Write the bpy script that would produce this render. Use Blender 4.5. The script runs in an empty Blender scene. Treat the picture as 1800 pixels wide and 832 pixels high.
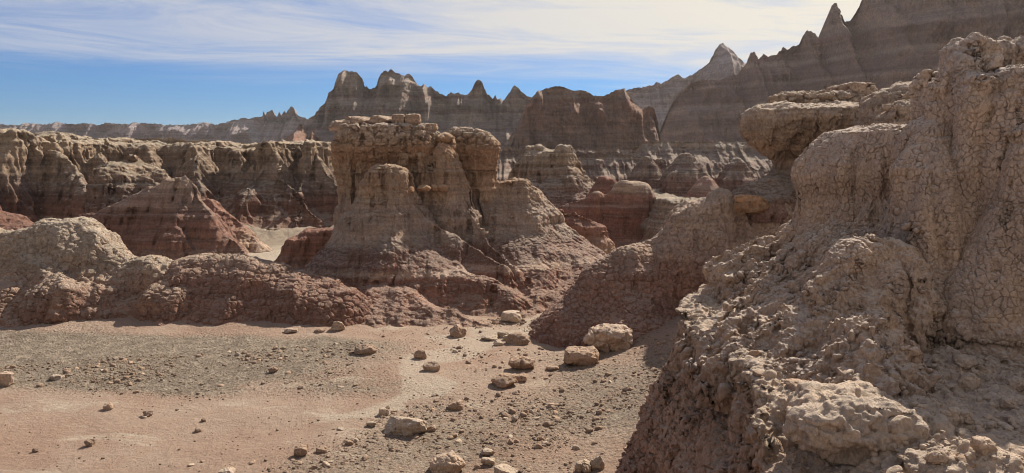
import bpy, math, random, time
import numpy as np
from mathutils import Vector
T0 = time.time()
R = math.radians
scene = bpy.context.scene
C = scene.collection
F32 = np.float32

# ------------------------------------------------------------------ camera, sky, sun, exposure
FPX = 1310.0                       # focal length in pixels of the 1800 px wide photograph
CAMZ = 4.0
PITCH = math.atan((416 - 271) / FPX)
cd = bpy.data.cameras.new('camera')
cd.sensor_width = 36.0
cd.lens = 36.0 * FPX / 1800.0
cd.clip_start = 0.05
cd.clip_end = 20000
cam = bpy.data.objects.new('camera', cd)
cam.location = (0, 0, CAMZ)
cam.rotation_euler = (math.pi / 2 - PITCH, 0, 0)
C.objects.link(cam)
scene.camera = cam

SUN_AZ, SUN_EL = R(34), R(40)      # azimuth to the right of the view direction, elevation
SUN = Vector((math.sin(SUN_AZ) * math.cos(SUN_EL), math.cos(SUN_AZ) * math.cos(SUN_EL), math.sin(SUN_EL)))
sd = bpy.data.lights.new('sun', 'SUN')
sd.energy = 5.0
sd.angle = R(0.5)
sd.color = (1.0, 0.91, 0.79)
so = bpy.data.objects.new('sun', sd)
so.rotation_euler = SUN.to_track_quat('Z', 'Y').to_euler()
so.location = (20, 20, 40)
C.objects.link(so)

scene.view_settings.view_transform = 'Standard'
scene.view_settings.look = 'None'
scene.view_settings.exposure = 0.66
scene.view_settings.gamma = 1.0
scene.view_settings.use_curve_mapping = False
scene.cycles.max_bounces = 6
scene.cycles.diffuse_bounces = 4
scene.cycles.volume_bounces = 0
scene.cycles.filter_width = 1.05
scene.cycles.use_denoising = True


class NT:
    """small helper to write node trees"""
    def __init__(s, tree):
        s.t = tree
        tree.nodes.clear()

    def n(s, typ, **kw):
        nd = s.t.nodes.new(typ)
        ins = kw.pop('ins', {})
        for k, v in kw.items():
            setattr(nd, k, v)
        for k, v in ins.items():
            s.set(nd.inputs[k], v)
        return nd

    def set(s, sock, v):
        if isinstance(v, bpy.types.NodeSocket):
            s.t.links.new(v, sock)
        else:
            if isinstance(v, tuple) and len(v) == 3 and sock.type == 'RGBA':
                v = v + (1.0,)
            sock.default_value = v

    def math(s, op, a, b=0.0, c=0.0, clamp=False):
        nd = s.t.nodes.new('ShaderNodeMath')
        nd.operation = op
        nd.use_clamp = clamp
        for i, v in enumerate((a, b, c)):
            s.set(nd.inputs[i], v)
        return nd.outputs[0]

    def mix(s, fac, a, b, blend='MIX'):
        nd = s.t.nodes.new('ShaderNodeMix')
        nd.data_type = 'RGBA'
        nd.blend_type = blend
        s.set(nd.inputs[0], fac)
        s.set(nd.inputs[6], a)
        s.set(nd.inputs[7], b)
        return nd.outputs[2]

    def smooth(s, x, lo, hi):
        nd = s.t.nodes.new('ShaderNodeMapRange')
        nd.interpolation_type = 'SMOOTHSTEP'
        s.set(nd.inputs[0], x)
        s.set(nd.inputs[1], lo)
        s.set(nd.inputs[2], hi)
        return nd.outputs[0]

    def noise(s, vec, scale, detail=4.0, rough=0.55, dist=0.0):
        nd = s.t.nodes.new('ShaderNodeTexNoise')
        s.set(nd.inputs['Vector'], vec)
        nd.inputs['Scale'].default_value = scale
        nd.inputs['Detail'].default_value = detail
        nd.inputs['Roughness'].default_value = rough
        nd.inputs['Distortion'].default_value = dist
        return nd.outputs['Fac']

    def vscale(s, vec, sc, off=(0, 0, 0)):
        nd = s.t.nodes.new('ShaderNodeVectorMath')
        nd.operation = 'MULTIPLY_ADD'
        s.set(nd.inputs[0], vec)
        nd.inputs[1].default_value = sc
        nd.inputs[2].default_value = off
        return nd.outputs[0]


def build_world():
    w = bpy.data.worlds.new('World')
    scene.world = w
    w.use_nodes = True
    t = NT(w.node_tree)
    out = t.n('ShaderNodeOutputWorld')
    bg = t.n('ShaderNodeBackground', ins={'Strength': 0.062})
    t.t.links.new(bg.outputs[0], out.inputs[0])
    sky = t.n('ShaderNodeTexSky', sky_type='NISHITA', sun_disc=False, sun_elevation=SUN_EL,
              sun_rotation=SUN_AZ, altitude=800, air_density=1.0, dust_density=0.6, ozone_density=2.2)
    co = t.n('ShaderNodeTexCoord').outputs['Generated']
    sep = t.n('ShaderNodeSeparateXYZ', ins={0: co})
    x, y, z = sep.outputs[0], sep.outputs[1], sep.outputs[2]
    zz = t.math('MAXIMUM', z, 0.03)
    px = t.math('DIVIDE', x, zz)
    py = t.math('DIVIDE', y, zz)
    p = t.n('ShaderNodeCombineXYZ', ins={0: px, 1: py, 2: 0.0}).outputs[0]
    warp = t.n('ShaderNodeTexNoise', ins={'Vector': t.vscale(p, (0.16, 0.22, 1.0), (4.0, 2.0, 0)), 'Scale': 1.0, 'Detail': 2.0}).outputs['Color']
    pw = t.n('ShaderNodeVectorMath', operation='MULTIPLY_ADD', ins={0: warp, 1: (2.6, 2.6, 0.0), 2: p}).outputs[0]
    rot = t.n('ShaderNodeVectorRotate', rotation_type='Z_AXIS', ins={'Vector': pw, 'Angle': R(-24)}).outputs[0]
    big = t.noise(t.vscale(rot, (0.15, 0.22, 1.0), (3.1, 0.7, 0)), 1.0, 5, 0.6, 0.4)
    fine = t.noise(t.vscale(rot, (0.50, 0.78, 1.0), (1.7, 5.2, 0)), 1.0, 10, 0.66, 0.9)
    # the sheet of cirrus ends towards the far left
    edge = t.math('ADD', t.math('MULTIPLY', px, 0.30), t.math('MULTIPLY', big, 7.5))
    reach = t.math('SUBTRACT', t.math('ADD', edge, 6.4), t.math('ABSOLUTE', py))
    cover = t.math('MULTIPLY', t.smooth(reach, -1.6, 2.6), t.smooth(t.math('DIVIDE', y, t.math('ADD', zz, 0.35)), 0.15, 0.8))
    dens = t.smooth(t.math('ADD', t.math('MULTIPLY', fine, 0.7), t.math('MULTIPLY', big, 0.5)), 0.40, 0.80)
    # cirrus near the sun forms a full bright veil
    dot = t.n('ShaderNodeVectorMath', operation='DOT_PRODUCT', ins={0: co, 1: tuple(SUN)}).outputs['Value']
    glow = t.math('POWER', t.math('MAXIMUM', dot, 0.0), 3.4)
    dens = t.math('ADD', dens, t.math('MULTIPLY', glow, 0.95), clamp=True)
    dens = t.math('ADD', t.math('MULTIPLY', dens, 0.88), t.math('ADD', 0.04, t.math('MULTIPLY', glow, 0.3)), clamp=True)
    fac = t.math('MULTIPLY', cover, t.math('MULTIPLY', dens, 0.92), clamp=True)
    ccol = t.mix(t.math('MULTIPLY', glow, 1.6, clamp=True), (5.4, 5.8, 6.9), (9.8, 8.8, 6.9))
    blue = t.mix(1.0, sky.outputs[0], (0.25, 0.55, 0.95), 'MULTIPLY')
    back = t.math('MULTIPLY', t.smooth(y, 0.25, -0.45), 0.85)  # unseen warm-grey sky behind the camera, added to fill the shaded faces
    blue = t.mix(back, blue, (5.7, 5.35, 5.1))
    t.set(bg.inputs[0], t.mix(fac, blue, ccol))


build_world()


# ------------------------------------------------------------------ pixels of the photograph to points of the place
CP, SP = math.cos(PITCH), math.sin(PITCH)


def at(u, v, Y):
    a = (u - 900.0) / FPX
    b = (416.0 - v) / FPX
    dy = CP + b * SP
    dz = -SP + b * CP
    return (a / dy * Y, Y, CAMZ + dz / dy * Y)


# ------------------------------------------------------------------ noise
RNG = np.random.default_rng(7)
NTAB = (RNG.random(64 ** 3, dtype=F32) * 2 - 1)
VTAB = 0.12 + 0.76 * RNG.random((32 ** 3, 3), dtype=F32)


def vn(x, y, z):
    """smooth value noise, about -1..1"""
    x, y, z = np.broadcast_arrays(np.asarray(x, F32), np.asarray(y, F32), np.asarray(z, F32))
    xi, yi, zi = np.floor(x), np.floor(y), np.floor(z)
    fx, fy, fz = x - xi, y - yi, z - zi
    fx = fx * fx * (3 - 2 * fx)
    fy = fy * fy * (3 - 2 * fy)
    fz = fz * fz * (3 - 2 * fz)
    xi = xi.astype(np.int32) & 63
    yi = yi.astype(np.int32) & 63
    zi = zi.astype(np.int32) & 63
    x1, y1, z1 = (xi + 1) & 63, (yi + 1) & 63, (zi + 1) & 63
    T = NTAB

    def g(a, b, c):
        return T[(a * 64 + b) * 64 + c]
    c00 = g(xi, yi, zi) * (1 - fx) + g(x1, yi, zi) * fx
    c10 = g(xi, y1, zi) * (1 - fx) + g(x1, y1, zi) * fx
    c01 = g(xi, yi, z1) * (1 - fx) + g(x1, yi, z1) * fx
    c11 = g(xi, y1, z1) * (1 - fx) + g(x1, y1, z1) * fx
    c0 = c00 * (1 - fy) + c10 * fy
    c1 = c01 * (1 - fy) + c11 * fy
    return c0 * (1 - fz) + c1 * fz


def fbm(x, y, z, octv=4, gain=0.5, seed=0.0):
    s, a = 0.0, 1.0
    for o in range(octv):
        q = 2.03 ** o
        # turn the lattice between octaves
        X, Y, Z = (x * 0.8 + y * 0.6) * q, (y * 0.8 - x * 0.6) * q, z * q
        s = s + a * vn(X + seed + 11.3 * o, Y + seed * 1.7 + 5.1 * o, Z + seed * 0.6 + 3.7 * o)
        x, y = X / q, Y / q
        a *= gain
    return s


def ridged(x, y, z, octv=4, gain=0.5, seed=0.0):
    """sharp crests with rounded hollows between"""
    s, a, w = 0.0, 1.0, 1.0
    for o in range(octv):
        q = 1.97 ** o
        r = 1 - np.abs(vn(x * q + seed + 9.1 * o, y * q + 3.3 * o, z * q + seed * 0.7 + 5.7 * o)) * 1.5
        s = s + a * r * w
        w = np.clip(r * 1.3, 0.15, 1)
        a *= gain
    return s


def cells(x, y, z, seed=0):
    """Voronoi: distance to the nearest feature and gap to the second nearest"""
    xi, yi, zi = np.floor(x), np.floor(y), np.floor(z)
    fx, fy, fz = x - xi, y - yi, z - zi
    xi, yi, zi = xi.astype(np.int32) + seed, yi.astype(np.int32) + 3 * seed, zi.astype(np.int32) + 7 * seed
    d1 = np.full(x.shape, 9.0, F32)
    d2 = np.full(x.shape, 9.0, F32)
    for a in (-1, 0, 1):
        for b in (-1, 0, 1):
            for c in (-1, 0, 1):
                j = VTAB[(((xi + a) & 31) * 32 + ((yi + b) & 31)) * 32 + ((zi + c) & 31)]
                d = (a + j[:, 0] - fx) ** 2 + (b + j[:, 1] - fy) ** 2 + (c + j[:, 2] - fz) ** 2
                m = d < d1
                d2 = np.where(m, d1, np.minimum(d2, d))
                d1 = np.where(m, d, d1)
    d1, d2 = np.sqrt(d1), np.sqrt(d2)
    return d1, d2 - d1


def sstep(x, a, b):
    t = np.clip((x - a) / (b - a), 0, 1)
    return t * t * (3 - 2 * t)


# ------------------------------------------------------------------ meshes
def link(name, me, mat, parent=None):
    o = bpy.data.objects.new(name, me)
    C.objects.link(o)
    if mat:
        me.materials.append(mat)
    if parent:
        o.parent = parent
    return o


def make_mesh(name, V, Q, smooth=True):
    me = bpy.data.meshes.new(name)
    V = np.ascontiguousarray(V, F32)
    Q = np.ascontiguousarray(Q, np.int32)
    n, k = Q.shape
    me.vertices.add(len(V))
    me.vertices.foreach_set('co', V.ravel())
    me.loops.add(n * k)
    me.loops.foreach_set('vertex_index', Q.ravel())
    me.polygons.add(n)
    me.polygons.foreach_set('loop_start', np.arange(0, n * k, k, dtype=np.int32))
    me.polygons.foreach_set('loop_total', np.full(n, k, np.int32))
    me.polygons.foreach_set('use_smooth', np.full(n, smooth, bool))
    me.update(calc_edges=True)
    me.validate()
    return me


def vnormals(V, Q):
    a, b, c = V[Q[:, 0]], V[Q[:, 1]], V[Q[:, 2]]
    d = V[Q[:, -1]]
    n = np.cross(c - a, d - b) if Q.shape[1] == 4 else np.cross(b - a, c - a)
    N = np.zeros_like(V)
    for k in range(Q.shape[1]):
        for ax in range(3):
            N[:, ax] += np.bincount(Q[:, k], weights=n[:, ax], minlength=len(V)).astype(F32)
    L = np.sqrt((N * N).sum(1, keepdims=True))
    return (N / np.maximum(L, 1e-9)).astype(F32)


def smooth_vec(N, Q, V, it=3):
    """average a per-vertex vector over neighbours"""
    for _ in range(it):
        S = np.zeros_like(N)
        fc = N[Q].mean(1)
        for k in range(Q.shape[1]):
            for ax in range(N.shape[1]):
                S[:, ax] += np.bincount(Q[:, k], weights=fc[:, ax], minlength=len(V)).astype(F32)
        N = S / np.maximum(np.sqrt((S * S).sum(1, keepdims=True)), 1e-9)
    return N.astype(F32)


def surface_net(Fd, org, h):
    nx, ny, nz = Fd.shape
    S = Fd < 0
    cnt = np.zeros((nx - 1, ny - 1, nz - 1), np.uint8)
    offs = [(a, b, c) for a in (0, 1) for b in (0, 1) for c in (0, 1)]
    for a, b, c in offs:
        cnt += S[a:nx - 1 + a, b:ny - 1 + b, c:nz - 1 + c]
    act = (cnt > 0) & (cnt < 8)
    ii, jj, kk = np.nonzero(act)
    idx = np.full(act.shape, -1, np.int32)
    idx[ii, jj, kk] = np.arange(len(ii), dtype=np.int32)
    val = {o: Fd[ii + o[0], jj + o[1], kk + o[2]] for o in offs}
    acc = np.zeros((len(ii), 3), F32)
    num = np.zeros(len(ii), F32)
    for o in offs:
        for ax in range(3):
            if o[ax] == 0:
                e = list(o)
                e[ax] = 1
                a, b = val[o], val[tuple(e)]
                m = (a < 0) != (b < 0)
                t = np.where(m, a / np.where(m, a - b, 1), 0)
                for q in range(3):
                    acc[:, q] += np.where(m, o[q] + (t if q == ax else 0), 0)
                num += m
    V = acc / num[:, None]
    V[:, 0] += ii
    V[:, 1] += jj
    V[:, 2] += kk
    V = V * h + np.array(org, F32)
    quads = []
    for ax in range(3):
        sl0 = [slice(None)] * 3
        sl1 = [slice(None)] * 3
        sl0[ax] = slice(0, -1)
        sl1[ax] = slice(1, None)
        A, B = S[tuple(sl0)], S[tuple(sl1)]
        E = A != B
        o1, o2 = [q for q in range(3) if q != ax]
        st = [slice(None)] * 3
        st[o1] = slice(1, -1)
        st[o2] = slice(1, -1)
        sub = E[tuple(st)]
        g = np.nonzero(sub)
        if not len(g[0]):
            continue
        g = [np.array(q) for q in g]
        g[o1] = g[o1] + 1
        g[o2] = g[o2] + 1
        inside = A[g[0], g[1], g[2]]

        def cell(d1, d2):
            q = [g[0].copy(), g[1].copy(), g[2].copy()]
            q[o1] = q[o1] + d1
            q[o2] = q[o2] + d2
            return idx[q[0], q[1], q[2]]
        q4 = np.stack([cell(-1, -1), cell(0, -1), cell(0, 0), cell(-1, 0)], 1)
        flip = inside if ax != 1 else ~inside
        q4[~flip] = q4[~flip][:, ::-1]
        quads.append(q4)
    return V.astype(F32), np.concatenate(quads).astype(np.int32)


def subdivide(V, Q):
    n = len(V)
    e = np.concatenate([Q[:, [0, 1]], Q[:, [1, 2]], Q[:, [2, 3]], Q[:, [3, 0]]])
    e.sort(axis=1)
    key = e[:, 0].astype(np.int64) * n + e[:, 1]
    uq, inv = np.unique(key, return_inverse=True)
    ev = (V[uq // n] + V[uq % n]) * 0.5
    fv = V[Q].mean(1)
    nf = len(Q)
    ei = inv.reshape(4, nf).T + n
    fi = np.arange(nf) + n + len(uq)
    out = []
    for k in range(4):
        out.append(np.stack([Q[:, k], ei[:, k], fi, ei[:, (k - 1) % 4]], 1))
    return np.concatenate([V, ev, fv]).astype(F32), np.concatenate(out).astype(np.int32)


def subdivide_seen(V, Q, limit=0.72):
    """split once more the faces that can be seen from in front"""
    N = vnormals(V, Q)
    c, n = V[Q].mean(1), N[Q].mean(1)
    to = np.array([0, 0, CAMZ], F32) - c
    to /= np.linalg.norm(to, axis=1, keepdims=True)
    seen = ((n * to).sum(1) > -0.12) & (c[:, 0] < limit * c[:, 1] + 0.3) & (c[:, 0] > -limit * c[:, 1] - 0.3)
    # grow by one ring so that the seam lies out of sight
    vm = np.zeros(len(V), bool)
    vm[Q[seen]] = True
    seen = vm[Q].any(1)
    used = np.unique(Q[seen])
    mp = np.full(len(V), -1, np.int64)
    mp[used] = np.arange(len(used))
    V1, Q1 = subdivide(V[used], mp[Q[seen]].astype(np.int32))
    rest = Q[~seen]
    u2 = np.unique(rest)
    # corners shared with the fine part are reused so that they move together
    mp2 = np.full(len(V), -1, np.int64)
    shared = mp[u2] >= 0
    mp2[u2[shared]] = mp[u2[shared]]
    new = u2[~shared]
    mp2[new] = len(V1) + np.arange(len(new))
    return np.concatenate([V1, V[new]]), np.concatenate([Q1, mp2[rest].astype(np.int32)])


# ------------------------------------------------------------------ solid shapes as fields
def smin(a, b, k):
    if k <= 0:
        return np.minimum(a, b)
    h = np.clip(0.5 + 0.5 * (b - a) / k, 0, 1)
    return b * (1 - h) + a * h - k * h * (1 - h)


class Loft:
    """horizontal slices stacked up: rows (v, uL, uR, half depth, shift in y) as seen at distance Y"""
    def __init__(s, Y, rows, p=2, rnd=0.12):
        rs = []
        th = np.linspace(0, 2 * math.pi, 96)
        e = 2.0 / p
        ct, sn = np.sign(np.cos(th)) * np.abs(np.cos(th)) ** e, np.sign(np.sin(th)) * np.abs(np.sin(th)) ** e
        for r in rows:
            v, l, rr = r[:3]
            xl, _, z = at(l, v, Y)
            xr = at(rr, v, Y)[0]
            c, a = (xl + xr) / 2, (xr - xl) / 2
            b = r[3] if len(r) > 3 and r[3] else a * 0.8
            dy = r[4] if len(r) > 4 else 0.0
            # slim the slice until its outline fits between the two lines of sight
            c0, a0 = c, a
            for _ in range(6):
                q = (c + a * ct) / (Y + dy + b * sn) * Y
                el, er = q.min() - xl, q.max() - xr
                c -= (el + er) / 2 * 0.8
                a = max(a - (er - el) / 2 * 0.8, 0.15 * a0)
            rs.append((z, c, a, b, dy))
        rs.sort()
        s.r = np.array(rs)
        s.Y, s.p, s.rnd = Y, p, rnd

    def field(s, X, Y, Z):
        z = Z.ravel()
        r = s.r
        cx, a, b, dy = (np.interp(z, r[:, 0], r[:, k]).astype(F32)[None, None, :] for k in (1, 2, 3, 4))
        ax = np.abs(X - cx) / a
        by = np.abs(Y - (s.Y + dy)) / b
        if s.p == 2:
            q = np.sqrt(ax * ax + by * by)
        else:
            q = np.sqrt(np.sqrt(ax ** 4 + by ** 4))
        f = (q - 1) * np.minimum(a, b)
        top = (Z - F32(r[-1, 0]))
        return -smin(-f, -top, s.rnd)


class Ridge:
    """a crest line (u, v, Y) with flanks that fall away from it; prof = (distance, drop) pairs"""
    def __init__(s, pts, slope=1.2, w=0.25, prof=None, world=False):
        s.P = np.array(pts if world else [at(*p) for p in pts], F32)
        s.slope, s.w, s.prof = slope, w, prof

    def height(s, X, Y):
        best = None
        for A, B in zip(s.P[:-1], s.P[1:]):
            d = B[:2] - A[:2]
            L = float((d * d).sum()) + 1e-9
            t = np.clip(((X - A[0]) * d[0] + (Y - A[1]) * d[1]) / L, 0, 1)
            dist = np.sqrt((X - A[0] - t * d[0]) ** 2 + (Y - A[1] - t * d[1]) ** 2)
            zc = A[2] + t * (B[2] - A[2])
            if s.prof:
                pr = np.array(s.prof, F32)
                drop = np.interp(dist, pr[:, 0], pr[:, 1]).astype(F32)
            else:
                drop = s.slope * (np.sqrt(dist * dist + s.w * s.w) - s.w)
            h = zc - drop
            best = h if best is None else -smin(-best, -h, 0.08)
        return best

    def field(s, X, Y, Z):
        h = s.height(X, Y)
        return (Z - h) / F32(math.sqrt(1 + s.slope ** 2))


class Custom:
    def __init__(s, fn):
        s.field = fn


def solid(prims, box, h, k=0.25, warp=(), seed=0.0):
    """union of shapes on a grid -> quads"""
    (x0, x1), (y0, y1), (z0, z1) = box
    xs = np.arange(x0, x1 + h, h, dtype=F32)
    ys = np.arange(y0, y1 + h, h, dtype=F32)
    zs = np.arange(z0, z1 + h, h, dtype=F32)
    X, Y, Z = xs[:, None, None], ys[None, :, None], zs[None, None, :]
    X2, Y2 = X, Y
    for L, A in warp:
        X2 = X2 + A * vn(X / L + seed, Y / L, 0.3 + seed).astype(F32)
        Y2 = Y2 + A * vn(X / L + 9.1 + seed, Y / L + 4.4, 0.7).astype(F32)
    f = None
    for p in prims:
        g = np.broadcast_to(p.field(X2, Y2, Z), (len(xs), len(ys), len(zs)))
        f = g.astype(F32) if f is None else smin(f, g, k).astype(F32)
    # close the sides of the grid
    f = f.copy()
    f[0], f[-1], f[:, 0], f[:, -1], f[:, :, -1] = (np.maximum(f[0], h), np.maximum(f[-1], h), np.maximum(f[:, 0], h),
                                                   np.maximum(f[:, -1], h), np.maximum(f[:, :, -1], h))
    V, Q = surface_net(f, (x0, y0, z0), h)
    return V, Q


def rills(P, N, period, zs=0.15, seed=0.0, warp=0.6):
    """channels that run down the slope: 0 in the channel, about 0.6 on the rib"""
    x, y, z = P[:, 0], P[:, 1], P[:, 2]
    w = warp * vn(x / (period * 4) + seed, y / (period * 4), z / (period * 5)) + 0.25 * vn(x / (period * 1.3), y / (period * 1.3), z / (period * 1.6) + seed)
    k = 1 / period
    a = np.abs(vn(x * k + w, y * k * 0.12 + seed, z * k * zs))
    b = np.abs(vn(y * k + w + 7.7, x * k * 0.12 + seed, z * k * zs))
    wx, wy = np.abs(N[:, 1]) + 1e-3, np.abs(N[:, 0]) + 1e-3
    wx, wy = wx ** 2, wy ** 2
    return (a * wx + b * wy) / (wx + wy)


def strata(z, L, seed=0.0):
    return vn(z / L + seed, seed * 1.3, 0.5) + 0.5 * vn(z / L * 2.3 + seed, seed, 3.5)


def cracks(P, size, width=0.10, seed=1, zs=1.0):
    q = P / size
    x, y, z = q[:, 0], q[:, 1], q[:, 2] * zs
    wv = []
    for k in range(3):
        wv.append(0.26 * vn(x * 0.45 + 5.0 * k, y * 0.45, z * 0.45 + seed) + 0.11 * vn(x * 2.1, y * 2.1 + 8.0 * k, z * 2.1 + seed))
    d1, e = cells(x + wv[0], y + wv[1], z + wv[2], seed)
    w = width * np.clip(0.75 + 1.1 * vn(x * 0.5 + 3.0, y * 0.5, z * 0.5) + 0.5 * vn(x * 1.7, y * 1.7, z * 1.7), 0.05, 2.2)
    return d1, np.clip(e / w, 0, 1) ** 0.7


def detail(V, Q, spec, seed=0.0, sm=2):
    """carve lumps, rills, ledges and cracks along the normals"""
    for kind, *a in spec:
        N = smooth_vec(vnormals(V, Q), Q, V, sm)
        x, y, z = V[:, 0], V[:, 1], V[:, 2]
        if kind == 'lump':                      # scale, amplitude, octaves
            d = a[1] * fbm(x / a[0], y / a[0], z / a[0], a[2] if len(a) > 2 else 3, 0.5, seed)
        elif kind == 'billow':                  # rounded clods with sharp creases
            n = np.abs(fbm(x / a[0], y / a[0], z / a[0], 2, 0.45, seed + 2.2))
            d = a[1] * (n - 0.35)
        elif kind == 'rill':                    # period, depth
            d = a[1] * (rills(V, N, a[0], a[2] if len(a) > 2 else 0.15, seed) - 0.3)
            d = d * np.clip(1.25 - N[:, 2], 0, 1)
        elif kind == 'strata':                  # thickness, amplitude
            zz = z + 0.25 * a[0] * vn(x / (a[0] * 6), y / (a[0] * 6), seed)
            d = a[1] * strata(zz, a[0], seed) * np.clip(1.3 - np.abs(N[:, 2]), 0, 1)
        elif kind == 'crack':                   # size, depth, width, z stretch
            d1, e = cracks(V, a[0], a[2], 1 + int(seed * 3) % 17, a[3] if len(a) > 3 else 1.0)
            m = a[4](V, N) if len(a) > 4 else 1.0
            d = -a[1] * (1 - e) * m + a[1] * 0.12 * (0.5 - d1) * m
        elif kind == 'gash':                    # width, depth, share: narrow slots washed out of the face
            k = 1.0 / a[0]
            w0 = 0.5 * vn(x * k * 0.3 + seed, y * k * 0.3, z * k * 0.3)
            na = vn(x * k + w0, y * k * 0.25 + seed, z * k * 0.16) + 0.35 * vn(x * k * 2.1, y * k * 0.6, z * k * 0.45 + 3.0)
            nb = vn(y * k + w0 + 5.5, x * k * 0.25 + seed, z * k * 0.16) + 0.35 * vn(y * k * 2.1, x * k * 0.6, z * k * 0.45 + 3.0)
            wa, wb = N[:, 1] ** 2 + 1e-3, N[:, 0] ** 2 + 1e-3
            nn = (na * wa + nb * wb) / (wa + wb)
            d = -a[1] * sstep(nn, a[2], a[2] + 0.30) * np.clip(1.15 - N[:, 2] * 1.2, 0, 1)
            if len(a) > 3:
                d = d * a[3](V, N)
        elif kind == 'popcorn':                 # size, height: clods of swollen clay
            w0 = 0.3 * vn(x / a[0] * 0.5, y / a[0] * 0.5, z / a[0] * 0.5 + seed)
            d1, e = cells(x / a[0] + w0, y / a[0] - w0, z / a[0] + w0, 2 + int(seed) % 11)
            m = a[2](V, N) if len(a) > 2 else 1.0
            d = a[1] * (0.5 - d1 * 1.3) * m * np.clip(0.7 + 0.6 * vn(x / a[0] * 0.2, y / a[0] * 0.2, z / a[0] * 0.2 + 4.0), 0.1, 1.3)
        elif kind == 'fn':
            d = a[0](V, N)
        V = V + N * d[:, None].astype(F32)
    return V


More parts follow.
